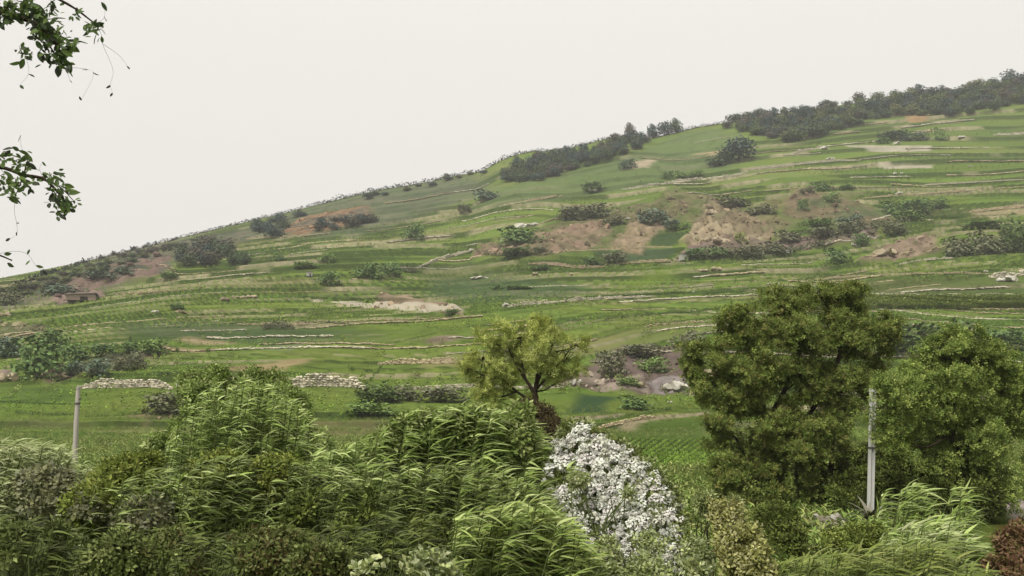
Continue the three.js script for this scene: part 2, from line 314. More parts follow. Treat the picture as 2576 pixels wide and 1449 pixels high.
// ------------------------------------------------------------------ far walls, hedges, boulders, huts
const wallM = [[255, 246, 222], [244, 226, 188], [230, 208, 178]].map(c => std(col(...c), { vertexColors: true }));
function linePts(pts, step) {                          // points along a line of the photograph, on the land
  const w = [];
  for (let i = 1; i < pts.length; i++) { const a = pts[i - 1], b = pts[i], n = Math.max(1, Math.ceil(Math.hypot(b[0] - a[0], b[1] - a[1]) / 12)); for (let k = 0; k < n; k++) w.push(ground(lerp(a[0], b[0], k / n), lerp(a[1], b[1], k / n))); }
  const e = pts[pts.length - 1]; w.push(ground(e[0], e[1]));
  const out = []; let acc = 0;
  for (let i = 1; i < w.length; i++) {
    const L = w[i - 1].distanceTo(w[i]); if (L > 40) continue;
    while (acc < L) { out.push(w[i - 1].clone().lerp(w[i], acc / L)); acc += step; }
    acc -= L;
  }
  return out;
}
function stoneWall(label, pts, h, kind = 0, name = 'stone_wall') {   // h: height in photograph units
  const mid = pts[pts.length >> 1], d0 = -ground(mid[0], mid[1]).z, hm = Math.max(0.5, h * unit(d0) * (h > 9 ? 1.25 : 1.1)), s = clamp(hm * 0.36, 0.24, 0.75);
  const line = linePts(pts, s * 0.95), gs = [], m4 = new THREE.Matrix4(), q = new THREE.Quaternion(), e = new THREE.Euler();
  const o = line[0].clone();
  line.forEach((p, at) => {
    const ends = Math.min(1, 0.35 + 4 * Math.min(at, line.length - 1 - at) / line.length), y0 = H(p.x, p.z), top = hm * ends * (0.5 + 0.85 * fbm(p.x / 3.5, p.z / 3.5, 2)) * (vnoise(p.x / 6 + 50, p.z / 6) < 0.2 ? 0.35 : 1);
    for (let y = 0; y < top; y += s * 0.62) {
      const g = chips[Math.floor(R() * 3)].clone(), k = rr(0.6, 1.2);
      g.setAttribute('color', new THREE.Float32BufferAttribute(new Array(g.attributes.position.count).fill([k, k * 0.99, k * 0.97]).flat(), 3));
      e.set(rr(-0.3, 0.3), rr(0, 6.3), rr(-0.3, 0.3));
      g.applyMatrix4(m4.compose(V(p.x - o.x + gauss() * s * 0.2, y0 - o.y + y + s * 0.2, p.z - o.z + gauss() * s * 0.25), q.setFromEuler(e), V(s * rr(1.3, 2), s * rr(0.95, 1.3), s * rr(0.9, 1.4))));
      gs.push(g);
    }
  });
  for (let k = 1; k < line.length; k++) {
    const a = line[k - 1], b = line[k], L = a.distanceTo(b); if (L > 3 * s) continue;
    const g = new THREE.BoxGeometry(L * 1.02, hm * 0.7, s * 0.5).toNonIndexed(); g.deleteAttribute('uv');
    const c = 0.8 + 0.3 * vnoise(a.x / 2, a.z / 2); g.setAttribute('color', new THREE.Float32BufferAttribute(new Array(g.attributes.position.count).fill([c, c * 0.98, c * 0.95]).flat(), 3));
    const ends = Math.min(1, 0.35 + 4 * Math.min(k, line.length - 1 - k) / line.length) * (0.6 + 0.5 * vnoise(a.x / 3.5, a.z / 3.5));
    g.applyMatrix4(m4.compose(V((a.x + b.x) / 2 - o.x, (H(a.x, a.z) + H(b.x, b.z)) / 2 - o.y + hm * 0.35 * ends, (a.z + b.z) / 2 - o.z), q.setFromEuler(e.set(0, -Math.atan2(b.z - a.z, b.x - a.x), 0)), V(1, ends, 1)));
    gs.push(g);
  }
  const w = mesh('stone_wall', mergeGeometries(gs), wallM[kind]); w.position.copy(o); addTop(w, name);
  return tag(w, label, 'stone wall', null, 'thing');
}
const hedgeM = [[78, 98, 52], [92, 112, 58], [66, 70, 56], [44, 48, 40], [82, 86, 62]].map(c => std(fol(...c), { vertexColors: true }));
function hedge(label, pts, h, kind = 0, width = 1) {
  const mid = pts[pts.length >> 1], d0 = -ground(mid[0], mid[1]).z, hm = Math.max(0.35, h * unit(d0)), line = linePts(pts, hm * 0.3), b = new Buf(), o = line[0].clone();
  for (const p of line) {
    const y0 = H(p.x, p.z), hh = hm * (0.45 + 0.9 * vnoise(p.x / 3, p.z / 3));
    for (let k = 0; k < 7; k++) { const c = rr(0.7, 1.25); leafQuad(b, V(p.x - o.x + gauss() * hm * 0.3, y0 - o.y + R() * hh, p.z - o.z + gauss() * hm * 0.4 * width), rdir(), hm * rr(0.3, 0.55), [c, c, c], 0.7); }
  }
  const g = mesh('hedge', b.geo(), hedgeM[kind]); g.position.copy(o); addTop(g, 'hedge');
  return tag(g, label, 'hedge');
}
const rockM = [[255, 250, 238], [226, 208, 178], [180, 162, 144]].map(c => std(col(...c), { vertexColors: true }));
function boulder(label, u, v, w, h, kind = 0) {
  const p = ground(u, v), s = unit(-p.z), gs = [], n = w / h > 2.2 ? 6 : 4, q = new THREE.Quaternion(), m4 = new THREE.Matrix4();
  for (let i = 0; i < n; i++) { const k = rr(0.45, 0.75), c = (i + 0.5) / n - 0.5; gs.push(rocks[Math.floor(R() * 6)].clone().applyMatrix4(m4.compose(V(c * w * 0.8, h * (0.22 + 0.2 * R()) * (1 - c * c * 2), rr(-0.2, 0.2) * w), q.setFromEuler(new THREE.Euler(rr(-0.5, 0.5), rr(0, 6), rr(-0.4, 0.4))), V(w / n * 1.7 * (0.7 + k), h * 1.35 * k, w * 0.6 * k)))); }
  const m = mesh('boulder', mergeGeometries(gs), rockM[kind]); m.scale.setScalar(s); m.position.set(p.x, p.y, p.z);
  return tag(addTop(m, 'boulder'), label, 'boulder');
}
stoneWall('long pale stone terrace wall just above and right of the wooden pole', [[196, 978], [290, 976], [380, 974], [430, 980]], 15, 0);
stoneWall('whitish stone terrace wall between the green hump of bushes and small diagonal hedge', [[722, 975], [800, 972], [880, 974], [918, 980]], 20, 0);
stoneWall('tan stone terrace wall left of the yellow-green tree crown', [[952, 917], [1060, 915], [1168, 914]], 11, 1);
stoneWall('pale stone wall running behind the yellow-green tree at its fork', [[1030, 980], [1110, 978], [1190, 976], [1300, 978], [1420, 976]], 9, 0);
stoneWall('cream dry stone wall in mid slope above the yellow-green tree', [[1266, 774], [1320, 768], [1420, 760], [1520, 753], [1640, 747]], 8, 0);
stoneWall('low pale stone edge below dark heap of branches', [[595, 816], [655, 818], [740, 818], [800, 816]], 4, 1);
stoneWall('cream rock wall climbing right below upper clump of trees', [[1565, 478], [1620, 472], [1690, 462], [1750, 455], [1830, 446], [1880, 437]], 7, 0);
stoneWall('tan terrace wall left of cream rock wall on upper slope', [[1255, 520], [1320, 508], [1370, 500], [1418, 492]], 5, 1);
stoneWall('thin whitish terrace wall in upper right fields', [[1880, 428], [1960, 420], [2050, 410], [2110, 405], [2165, 404]], 5, 0);
stoneWall('pale wall along the top right edge of the fields', [[2500, 341], [2540, 340], [2590, 338]], 6, 0);
stoneWall('thin pale wall crossing right fields above round white boulder', [[2290, 470], [2350, 465], [2440, 460], [2576, 452]], 3, 0);
stoneWall('pale terrace wall right of dark bushes at right edge', [[2440, 536], [2500, 528], [2590, 520]], 7, 1);
stoneWall('long thin pale path-side wall in lower right fields', [[2062, 704], [2150, 697], [2300, 690], [2420, 688], [2500, 690]], 3, 1);
stoneWall('pale stone wall behind the big dark tree, along crop rows', [[2150, 746], [2260, 746], [2380, 745], [2576, 744]], 6, 0);
stoneWall('thin pale wall below bluish bushes under left ridge', [[615, 602], [690, 598], [760, 595], [830, 586]], 4, 1);
stoneWall('pinkish stone wall climbing from mid bushes to white boulder', [[1055, 672], [1090, 660], [1130, 648], [1185, 632]], 7, 0);
stoneWall('pale stone wall below the brown scar left of white hut', [[1520, 668], [1600, 662], [1700, 657]], 6, 1);
stoneWall('pinkish rubble wall under dark bushes in mid slope', [[1330, 664], [1400, 668], [1460, 676], [1520, 672]], 7, 2);
stoneWall('thin pale wall in left fields below pink rocks', [[290, 742], [360, 738], [430, 732], [482, 728]], 4, 1);
stoneWall('tan stone edge under the lowest terrace left of big dark tree', [[1620, 822], [1700, 816], [1780, 810]], 6, 1);
stoneWall('whitish stone wall at far right under long terrace field', [[2490, 700], [2530, 696], [2590, 692]], 12, 0);
stoneWall('tan wall edging low field right of the white-flowering shrub', [[1500, 1080], [1580, 1062], [1650, 1050]], 4, 1);
stoneWall('light stone wall crossing above big brown scar', [[1330, 572], [1460, 535], [1530, 522]], 4, 1);
stoneWall('pale wall beneath small dark fields by the brown gully', [[1360, 640], [1440, 632], [1560, 628], [1690, 622]], 5, 1);
stoneWall('pale stone edge beside right-hand brown scar', [[2250, 668], [2330, 655], [2400, 650]], 5, 0);
stoneWall('short pale wall left of upper clump of trees', [[1240, 560], [1290, 552], [1350, 540]], 3, 1);
stoneWall('thin stone wall in far upper right field, upper of two', [[1990, 388], [2040, 378], [2085, 368]], 6, 0);
stoneWall('thin pale terrace wall low on right hillside above yellow field', [[1920, 480], [2010, 474], [2100, 468]], 3, 1);
stoneWall('thin pale terrace wall above the round dark bush at right', [[2160, 500], [2300, 490], [2450, 480], [2576, 470]], 4, 1);

for (let n = 0, tries = 0; n < 140 && tries < 1400; tries++) { // thin walls along the terrace edges
  const p = ground(rr(60, 2540), rr(300, 900)), d = -p.z; if (d < 125 || d > 560 || P.some(k => k.bump && inside(k, p.x, p.z) > 0.2)) continue;
  const Q = (x, z) => { const y = H0(x, z); return terrace(x, z, y, clamp((-z - FOOT) / (RZ - FOOT)))[1]; };
  const want = Math.floor(Q(p.x, p.z)) + 0.93, len = rr(14, 46), hm = rr(0.42, 0.85) * (0.7 + d / 500), gs = [], m4 = new THREE.Matrix4(), qt = new THREE.Quaternion(), e = new THREE.Euler();
  let z = p.z, ok = true, o = null; const col1 = rr(0.5, 0.95);
  for (let x = p.x - len / 2; x < p.x + len / 2 && ok; x += hm * 0.8) {
    let lo = z + 4, hi = z - 4; if (gs.length === 0) { lo = z + 14; hi = z - 14; }
    if (Q(x, lo) > want || Q(x, hi) < want) { ok = gs.length > 12; break; }
    for (let k = 0; k < 12; k++) { const m = (lo + hi) / 2; if (Q(x, m) < want) lo = m; else hi = m; }
    if (gs.length && Math.abs(lo - z) > hm * 0.6) { ok = gs.length > 12; break; }
    z = lo; const y = H(x, z + 0.4); o ??= V(x, y, z);
    const low = vnoise(x / 5 + 30, z / 5) < 0.35 ? 0.65 : 1;
    const g = chips[Math.floor(R() * 3)].clone(), k = col1 * rr(0.8, 1.15); g.setAttribute('color', new THREE.Float32BufferAttribute(new Array(g.attributes.position.count).fill([k, k * 0.98, k * 0.94]).flat(), 3));
    g.applyMatrix4(m4.compose(V(x - o.x, y - o.y + hm * 0.3 * low, z + 0.4 - o.z), qt.setFromEuler(e.set(rr(-0.2, 0.2), rr(-0.4, 0.4), rr(-0.15, 0.15))), V(hm * rr(1.8, 2.3), hm * low * rr(0.6, 1.1), hm))); gs.push(g);
  }
  if (!ok || gs.length < 8) continue;
  const w = mesh('stone_wall', mergeGeometries(gs), wallM[Math.floor(R() * 2)]); w.position.copy(o); addTop(w, 'stone_wall'); n++;
  tag(w, 'thin pale stone wall, one of many edging the green terraces', 'stone wall', 'thin stone walls edging the terraces', 'thing');
}
hedge('dark hedge line above cream dry stone wall in mid slope', [[1440, 752], [1540, 744], [1700, 738], [1910, 733]], 5);
hedge('thin dark hedge line across field above big dark tree, lower of two', [[1425, 808], [1600, 796], [1760, 782], [1840, 772], [1905, 764]], 5);
hedge('dark hedge line touching top of yellow-green tree', [[1175, 823], [1260, 817], [1340, 811]], 6);
hedge('short diagonal hedge beside whitish stone terrace wall', [[918, 972], [938, 948], [960, 925]], 5);
hedge('dark hedge line above the pale bare strip in mid left', [[740, 748], [830, 752], [960, 756]], 6);
hedge('dark hedge line left of the heap of branches', [[580, 812], [620, 813], [655, 814]], 5);
hedge('dark hedge line right of the heap of branches', [[745, 812], [830, 813], [900, 816]], 4, 2);
hedge('dark hedge line in left field beside wooden pole, upper of two', [[0, 1012], [90, 1016], [180, 1018]], 5);
hedge('dark hedge line in left field beside wooden pole, lower of two', [[40, 1040], [130, 1046], [200, 1044]], 6);
hedge('dark hedge line along terrace above lower right wall', [[1995, 706], [2080, 696], [2200, 688]], 4);
hedge('dark hedge line over the crop rows behind big tree', [[2080, 738], [2250, 740], [2450, 740], [2576, 740]], 5);
hedge('low hedge line below the thin right wall', [[2100, 476], [2250, 472], [2420, 468]], 4);
hedge('low hedge line across fields at right edge', [[2250, 545], [2380, 548], [2560, 540]], 4);
hedge('hedge line in field left of the white hut', [[1840, 668], [1950, 660], [2060, 652]], 4, 1);
hedge('hedge line along the low field right of white shrub', [[1500, 1062], [1600, 1048], [1690, 1030]], 8);
hedge('hedge line above tan edge in lowest terrace', [[1640, 818], [1740, 806], [1900, 790]], 4);
hedge('broken hedge line in left-centre meadow', [[900, 880], [1000, 862], [1100, 838]], 3, 1);
hedge('bushy field edge right of the wooden pole', [[215, 1050], [330, 1044], [470, 1036], [560, 1026]], 6, 1);
hedge('purple-grey scrub band along foot of the brown scar, right of white hut', [[1735, 653], [1850, 648], [1990, 634], [2090, 614]], 18, 4, 1.6);
hedge('dark scrub band climbing the gully at right', [[2080, 600], [2150, 584], [2230, 566], [2330, 552]], 14, 4, 1.6);
hedge('dark scrub band across pink ground under round grey-green bush', [[1215, 642], [1300, 645], [1390, 640]], 9, 4, 1.6);
hedge('dark scrub band above the pink scar', [[1400, 556], [1460, 546], [1540, 538]], 13, 4, 1.6);
hedge('dark thorn band along the rough bank behind yellow-green tree', [[1500, 900], [1580, 884], [1690, 880]], 14, 4, 1.6);
hedge('dark scrub band along the right edge', [[2380, 648], [2470, 640], [2590, 632]], 20, 4, 1.6);
{ // scrub along the crest
  const skyline = ridgePts.filter(([u]) => u >= 0 && u <= 2576), seg = (a, b) => skyline.filter(([u]) => u >= a && u <= b).map(([u, v]) => [u, v + 2.5]);
  hedge('dark scrub along the crest at left', seg(0, 800), 9, 3, 2);
  hedge('dark scrub along the crest at centre', seg(790, 1310), 10, 3, 2);
  hedge('dark scrub along the crest above upper wood', seg(1300, 1830), 8, 3, 2);
}
[['large white arched boulder over round bush in mid slope', 1326, 570, 60, 14, 0], ['white boulder at end of pinkish stone wall', 1186, 632, 14, 12, 0], ['small white boulder in the brown gully', 1580, 553, 14, 9, 0],
  ['white boulder beside dark bush on upper slope', 1492, 482, 26, 12, 0], ['round white boulder in right field', 2262, 488, 20, 10, 0], ['white stone under upper dark shrubs at right', 2030 + 228, 363, 22, 10, 0],
  ['pair-like white stone in right field, left one', 2252, 438, 10, 7, 0], ['smaller white stone right of its neighbour in right field', 2268, 437, 8, 5, 0], ['white boulder at foot of scrub band left of right scar', 2150, 617, 14, 11, 0],
  ['long flat white stone at foot of mid bushes', 1547, 668, 20, 6, 0], ['pale stone in meadow below mid bushes', 1345, 691, 18, 9, 1], ['tan pointed stone in meadow right of pale stone', 1437, 692, 14, 8, 1],
  ['pale slab on bare patch in mid meadow', 1200, 703, 58, 10, 0], ['small pale stone in open mid meadow', 1372, 757, 12, 6, 0], ['white stone at left end of cream dry stone wall', 1272, 769, 18, 10, 0],
  ['white stone in hedge line of mid right field', 1745, 737, 8, 8, 0], ['row of rocks in field right of bright patch', 1770, 682, 30, 8, 1], ['rock right end of its short row', 1800, 678, 28, 10, 1],
  ['pale slab near the top of big dark tree', 1945, 716, 34, 8, 0], ['brown rock lying in left meadow', 565, 756, 26, 12, 2], ['tan rock in left meadow, left of its tan neighbour', 600, 751, 30, 14, 1], ['broad tan rock right of brown rock', 632, 749, 34, 10, 1],
  ['pale rock at left edge of the hillside', 14, 797, 30, 18, 1], ['whitish rock by bush in left meadow', 390, 788, 22, 12, 0], ['yellowish rock beside whitish rock in left meadow', 455, 786, 30, 8, 1],
  ['white stone low in field right of wooden pole', 278, 1119, 14, 7, 0], ['pinkish rock pile at left edge under dark bush', 22, 958, 50, 30, 1], ['rock heap under bush row at left', 138, 950, 60, 22, 1], ['tan rock heap right end of bush row', 240, 938, 50, 18, 1],
  ['white rock beside hump of bushes', 455, 975, 26, 20, 0], ['grey slab on far right upper field', 2075, 376, 30, 10, 0], ['pale rock above thin wall upper right', 2090, 401, 26, 8, 0], ['pink slab among pink rocks at left', 215, 747, 60, 14, 1],
  ['pale pink boulder in brown ground behind yellow-green tree', 1450, 968, 34, 22, 0], ['pale boulder right of dark thorny scrub', 1600, 972, 50, 20, 1], ['whitish rubble heap left of big dark tree', 1705, 980, 60, 30, 0],
  ['small black and white stone on bank left of big dark tree', 1684, 1014, 14, 8, 0], ['big tan boulder in right scar', 2230, 640, 60, 28, 1], ['pink outcrop at foot of big scar', 1800, 612, 70, 24, 1], ['outcrop at top of big brown scar', 1790, 540, 30, 24, 1],
  ['pale boulder on far right terrace end', 2535, 708, 50, 18, 0], ['white stone at the right end of terrace path', 2480, 684, 12, 7, 0], ['white stone by upper right wall', 2440, 420, 8, 5, 0], ['white rock on crest of upper right meadow', 2420, 347, 22, 8, 0]]
  .forEach(a => boulder(...a));

const wallWhite = std(col(214, 214, 200), { roughness: 0.9 }), roofM = std(col(150, 140, 128)), doorM = std(col(84, 76, 66)), postM = std(col(150, 142, 130));
function hut(label, u, v, w, h, wm = wallWhite, rm = roofM) {
  const p = ground(u, v), s = unit(-p.z), W = w * s, Hh = h * s, g = new THREE.Group(); g.position.set(p.x, p.y - 0.2, p.z); g.rotation.y = 0.35; addTop(g, 'field_hut');
  const bx = (n, a, b, c, x, y, z, m) => { const k = mesh(n, new THREE.BoxGeometry(a, b, c), m, g); k.position.set(x, y, z); return k; };
  bx('wall', W, Hh, W * 0.8, 0, Hh / 2, 0, wm);
  const r = bx('roof', W * 1.12, Hh * 0.12, W * 0.95, 0, Hh * 1.06 + 0.02, 0, rm); r.rotation.z = 0.08;
  bx('door', W * 0.26, Hh * 0.6, 0.08, W * 0.12, Hh * 0.3, W * 0.4 + 0.03, doorM);
  return tag(g, label, 'hut');
}
hut('small white box-shaped hut at foot of the brown scar', 1720, 654, 18, 16);
hut('tiny pale hut in yellowish meadow left of dark bushes', 778, 694, 14, 11);
hut('low pinkish stone hut with slanted roof under the left crest', 205, 756, 66, 15, std(col(206, 182, 168)), std(col(172, 160, 152)));
hut('small white hut against purple scrub at right', 1982, 636, 18, 12);

// ------------------------------------------------------------------ far bushes and trees
function bushGeo(k, n = 620, tall = 1) {                 // fills x, z -0.5..0.5 and y 0..1
  const b = new Buf(), lobes = [];
  for (let i = 0; i < 7; i++) { const r = 0.17 + 0.14 * hash(k, i), a = hash(k, i + 9) * 6.28, q = 0.3 * Math.sqrt(hash(k, i + 30)); lobes.push([V(Math.cos(a) * q, r * 0.9 + (0.95 - 2 * r) * hash(k, i + 50), Math.sin(a) * q), r * 1.15]); }
  lobes.push([V(0, 0.42, 0), 0.36], [V(-0.25, 0.2, 0.05), 0.24], [V(0.25, 0.2, 0.05), 0.24]);
  for (let i = 0; i < n; i++) {
    const [c, r] = lobes[i % lobes.length], d = rdir(), p = c.clone().addScaledVector(d, r * (0.7 + 0.38 * R())); p.y = clamp(p.y * tall, 0, 1.05);
    const t = rr(0.6, 1.3); leafQuad(b, p, d.clone().addScaledVector(rdir(), 0.7).normalize(), rr(0.07, 0.15), [t, t * rr(0.94, 1.05), t * rr(0.85, 1.05)], 0.7);
  }
  return b.geo();
}
const bushes = [0, 1, 2, 3, 4].map(k => bushGeo(k));
const bushM = [[88, 108, 66], [102, 122, 70], [98, 100, 78], [120, 126, 78], [90, 104, 88], [76, 90, 54]].map(c => std(fol(...c), { vertexColors: true }));
function bush(label, u, v, w, h, kind = 0, group) {
  const p = ground(u, v), s = unit(-p.z), m = mesh('bush', bushes[Math.floor(R() * 5)], bushM[kind]);
  m.scale.set(w * s * 1.05, h * s * 1.08, w * s * 0.8); m.rotation.y = rr(-0.4, 0.4); m.position.set(p.x, p.y - h * s * 0.06, p.z);
  return tag(addTop(m, 'bush'), label, 'bush', group);
}
[['dark round bush left of three in mid slope', 826, 714, 66, 34, 0], ['broad dark bush, middle of three in mid slope', 926, 700, 82, 42, 0], ['dark upright bush, right of three in mid slope', 990, 695, 56, 40, 0], ['low dark bush at start of pinkish stone wall', 1032, 687, 44, 22, 2],
  ['small bush above the yellowish meadow', 702, 656, 36, 20, 0], ['grey-green bush on upper brown knoll', 1226, 504, 72, 32, 4], ['brown bush left below upper knoll bush', 1170, 532, 42, 22, 2], ['dark bush beside hedge on upper left slope', 1040, 602, 60, 42, 0],
  ['large round grey-green bush under white arched boulder', 1308, 616, 110, 54, 0], ['dark bush behind white boulder on upper slope', 1490, 480, 62, 26, 0], ['grey-green bush beside bare patch near upper wood', 1580, 424, 50, 28, 4],
  ['round green bush left in short row on upper right', 1680, 452, 36, 26, 0], ['green bush in middle of short row on upper right', 1715, 448, 44, 20, 1], ['small green bush right end of short row on upper right', 1752, 444, 40, 18, 1],
  ['long dark shrub above pale curved strip at right', 2250, 348, 80, 22, 4], ['dark shrub right part above pale curved strip', 2300, 354, 70, 20, 4], ['small round dark shrub by white stone at upper right', 2222, 362, 36, 18, 0], ['dark bush in hollow right of pale curved strip', 2366, 354, 40, 40, 1],
  ['reddish-brown bush beside round dark bush at right', 2030, 486, 38, 18, 2], ['round dark bush in right fields', 2072, 482, 56, 28, 0], ['green bush right of round dark bush', 2128, 478, 44, 16, 1], ['round green bush below round dark bush', 2092, 508, 48, 28, 1], ['upright dark bush in right mid slope', 2022, 530, 32, 36, 0],
  ['dark green bush left in cluster at right', 2250, 540, 60, 38, 0], ['dark green bush in middle of cluster at right', 2302, 536, 80, 42, 0], ['dark green bush right end of cluster at right', 2356, 526, 60, 30, 0], ['pale green bush below cluster at right', 2285, 556, 90, 30, 1],
  ['dark bush in gully right of big scar', 2140, 568, 70, 30, 4], ['greyish bush in gully below cluster', 2060, 570, 80, 24, 1], ['dark bush at head of right scar', 2255, 588, 70, 30, 2], ['dark green tree-like bush above white boulder', 2168, 618, 50, 38, 0], ['dark bush in meadow below purple scrub', 2110, 660, 64, 40, 0],
  ['dark scrub clump at right edge, left part', 2420, 640, 80, 50, 2], ['dark scrub clump at right edge, middle', 2490, 638, 90, 64, 2], ['dark scrub clump at right edge, tallest', 2560, 630, 80, 84, 5], ['low dark shrub above right edge scrub', 2470, 575, 110, 18, 0],
  ['dark shrub at foot of purple scrub band, left', 1750, 652, 60, 34, 0], ['dark shrub at foot of purple scrub band, second', 1810, 646, 70, 32, 0], ['dark shrub at foot of purple scrub band, third', 1880, 645, 80, 30, 2], ['dark purple shrub at foot of scrub band, last', 1950, 638, 70, 36, 2],
  ['purple-grey shrub in upper scrub band', 1990, 610, 80, 36, 2], ['purple-grey shrub near white boulder', 2070, 602, 80, 36, 2], ['pinkish-grey shrub high in gully', 2130, 590, 60, 40, 2],
  ['dark bush pair above rubble in mid slope, left', 1490, 668, 50, 28, 0], ['purple dark bush above rubble in mid slope', 1545, 666, 70, 36, 2], ['low dark bush on pink earth', 1300, 642, 90, 22, 0], ['small dark bush right of low dark bush on pink earth', 1362, 636, 40, 20, 2],
  ['low dark bush left of the rubble wall', 1360, 680, 60, 16, 0], ['dark bush above pink scar, left', 1440, 552, 80, 40, 2], ['dark bush above pink scar, right', 1500, 548, 80, 44, 2], ['brown shrub in the middle of brown gully', 1545, 566, 60, 26, 2], ['grey shrub on bank right of gully', 1650, 560, 90, 40, 4],
  ['grey shrub on bank right of gully, lower', 1690, 574, 50, 24, 4], ['round green bush left of big scar', 1723, 578, 36, 22, 1], ['dark bush on top of big scar', 1850, 516, 90, 26, 2], ['dark bush right of big scar top', 1915, 540, 80, 26, 2], ['green bush at right foot of big scar', 1862, 612, 34, 34, 3],
  ['small dark bush in meadow at wall end', 1137, 794, 40, 20, 0], ['small dark bush in open meadow left', 448, 778, 40, 20, 0], ['tiny dark bush on tan strip, left', 446, 886, 12, 14, 5], ['tiny dark bush on tan strip, right', 524, 886, 12, 12, 5],
  ['big dark green bush at left edge', 100, 950, 130, 110, 0], ['tall dark green bush behind big left bush', 130, 880, 90, 60, 0], ['grey bush at extreme left', 20, 900, 90, 60, 4], ['dark bush in left row, second', 190, 905, 80, 44, 0], ['dark bush in left row, third', 260, 898, 80, 40, 0],
  ['dark bush by pointed cypress', 330, 890, 60, 36, 0], ['greyish bush right in left row', 385, 895, 80, 50, 1], ['round grey-brown bush below left row', 345, 928, 52, 48, 2], ['grey bush left of round grey-brown bush', 300, 932, 50, 36, 2], ['grey shrub low in left row', 180, 945, 60, 40, 4], ['dark shrub low in left row', 240, 945, 70, 46, 4],
  ['purple-brown bush right of wooden pole', 425, 1042, 130, 62, 2], ['dark green bush right of purple-brown bush', 500, 1030, 90, 50, 1], ['dark bush below whitish terrace wall', 960, 1012, 120, 50, 5], ['dark brown bush right of dark bush under wall', 1020, 1008, 90, 44, 2], ['low bush below whitish wall, right end', 1110, 1010, 130, 40, 2],
  ['low green bush under hump at centre', 930, 1040, 120, 30, 1], ['dark purple thorny scrub behind yellow-green tree, left', 1540, 945, 80, 70, 2], ['dark purple thorny scrub behind yellow-green tree, right', 1610, 900, 110, 40, 2], ['green scrub right of thorny scrub', 1640, 935, 80, 40, 1], ['low green bush in rough bank', 1580, 968, 60, 22, 1], ['dark bush on bank below rubble heap', 1600, 1030, 90, 36, 0],
  ['dark thicket bush behind the two right trees, left one', 2290, 890, 150, 90, 5], ['dark thicket bush behind the two right trees, right one', 2420, 885, 150, 86, 5], ['dark low thicket at right edge behind the right tree', 2530, 880, 120, 60, 0], ['brown bush left of big dark tree', 1730, 890, 90, 60, 2], ['small bush left of the crest rocks', 250, 700, 90, 26, 4], ['dark bush in brown ground under left crest', 310, 690, 60, 24, 4], ['dark low bush at left crest foot', 150, 740, 110, 30, 4], ['bush at the left edge under crest', 20, 765, 70, 40, 2], ['low dark bush under brown crest', 430, 700, 50, 18, 0],
  ['green bush in pale meadow right of hut', 820, 660, 50, 24, 1], ['low bush in pale meadow above hut', 770, 672, 60, 18, 1], ['dark bush low left of bright patch', 1250, 728, 34, 16, 0], ['low green hedge bush below bright patch', 1310, 728, 80, 10, 1]]
  .forEach(a => bush(...a));
{ const p = ground(700, 826), s = unit(-p.z), b = new Buf(); // dark heap of cut branches
  for (let i = 0; i < 900; i++) { const a = rr(0, 6.28), q = Math.sqrt(R()), y = (1 - q * q * q) * R(); const k = rr(0.6, 1.3); leafQuad(b, V(Math.cos(a) * q * 42 * s, y * 20 * s, Math.sin(a) * q * 30 * s), rdir(), rr(4, 9) * s, [k, k, k], 0.25); }
  const m = mesh('branch_heap', b.geo(), bushM[2]); m.position.copy(p); tag(addTop(m, 'branch_heap'), 'dark heap of cut branches lying on left-centre meadow', 'branch heap'); }
const trunkM = std(col(92, 80, 66)), crownGeos = [11, 12, 13, 14, 15, 16].map(k => bushGeo(k, 640));
const crownM = [[70, 84, 62], [80, 94, 60], [82, 80, 70], [64, 78, 74], [94, 100, 66]].map(c => std(fol(...c), { vertexColors: true }));
const trunkGeo = tube([V(0, -0.06, 0), V(0.02, 0.15, 0), V(-0.01, 0.5, 0.01)], 0.05, 0.02, 5);
function farTree(label, u, v, w, h, kind = 0, group, p = ground(u, v)) {
  const s = unit(-p.z), g = new THREE.Group(); g.position.copy(p); addTop(g, 'tree');
  const t = mesh('trunk', trunkGeo, trunkM, g); t.scale.set(w * s, h * s, w * s);
  const c = mesh('crown', crownGeos[Math.floor(R() * 6)], crownM[kind], g); c.scale.set(w * s * 1.1, h * s * 0.95, w * s); c.position.y = h * s * 0.08; c.rotation.y = rr(0, 0.9);
  return tag(g, label, 'tree', group);
}
function wood(label, group, poly, du, dv, w, h, kinds) {  // trees through an outline of the photograph
  const us = poly.map(p => p[0]), vs = poly.map(p => p[1]);
  for (let v = Math.min(...vs); v <= Math.max(...vs); v += dv) for (let u = Math.min(...us); u <= Math.max(...us); u += du) {
    const a = u + rr(-0.45, 0.45) * du, b = v + rr(-0.4, 0.4) * dv; let c = false;
    for (let i = 0, j = poly.length - 1; i < poly.length; j = i++) if ((poly[i][1] > b) !== (poly[j][1] > b) && a < (poly[j][0] - poly[i][0]) * (b - poly[i][1]) / (poly[j][1] - poly[i][1]) + poly[i][0]) c = !c;
    if (c) { const k = rr(0.75, 1.25); farTree(label, a, b, w * k, h * k * rr(0.85, 1.15), kinds[Math.floor(R() * kinds.length)], group); }
  }
}
wood('hazy dark tree in the narrow wood just below crest at upper centre', 'trees of the wood below the crest at upper centre', [[1250, 462], [1262, 440], [1340, 400], [1480, 378], [1560, 352], [1640, 352], [1640, 364], [1450, 432], [1350, 458]], 20, 9.5, 29, 25, [0, 3, 3, 0, 2]);
wood('low scrubby tree on brown slope under the left crest', 'low scrubby trees under the left crest', [[0, 748], [60, 722], [110, 703], [230, 668], [330, 643], [560, 585], [560, 596], [400, 640], [240, 690], [120, 732], [10, 765]], 25, 11, 27, 14, [2, 4, 0]);
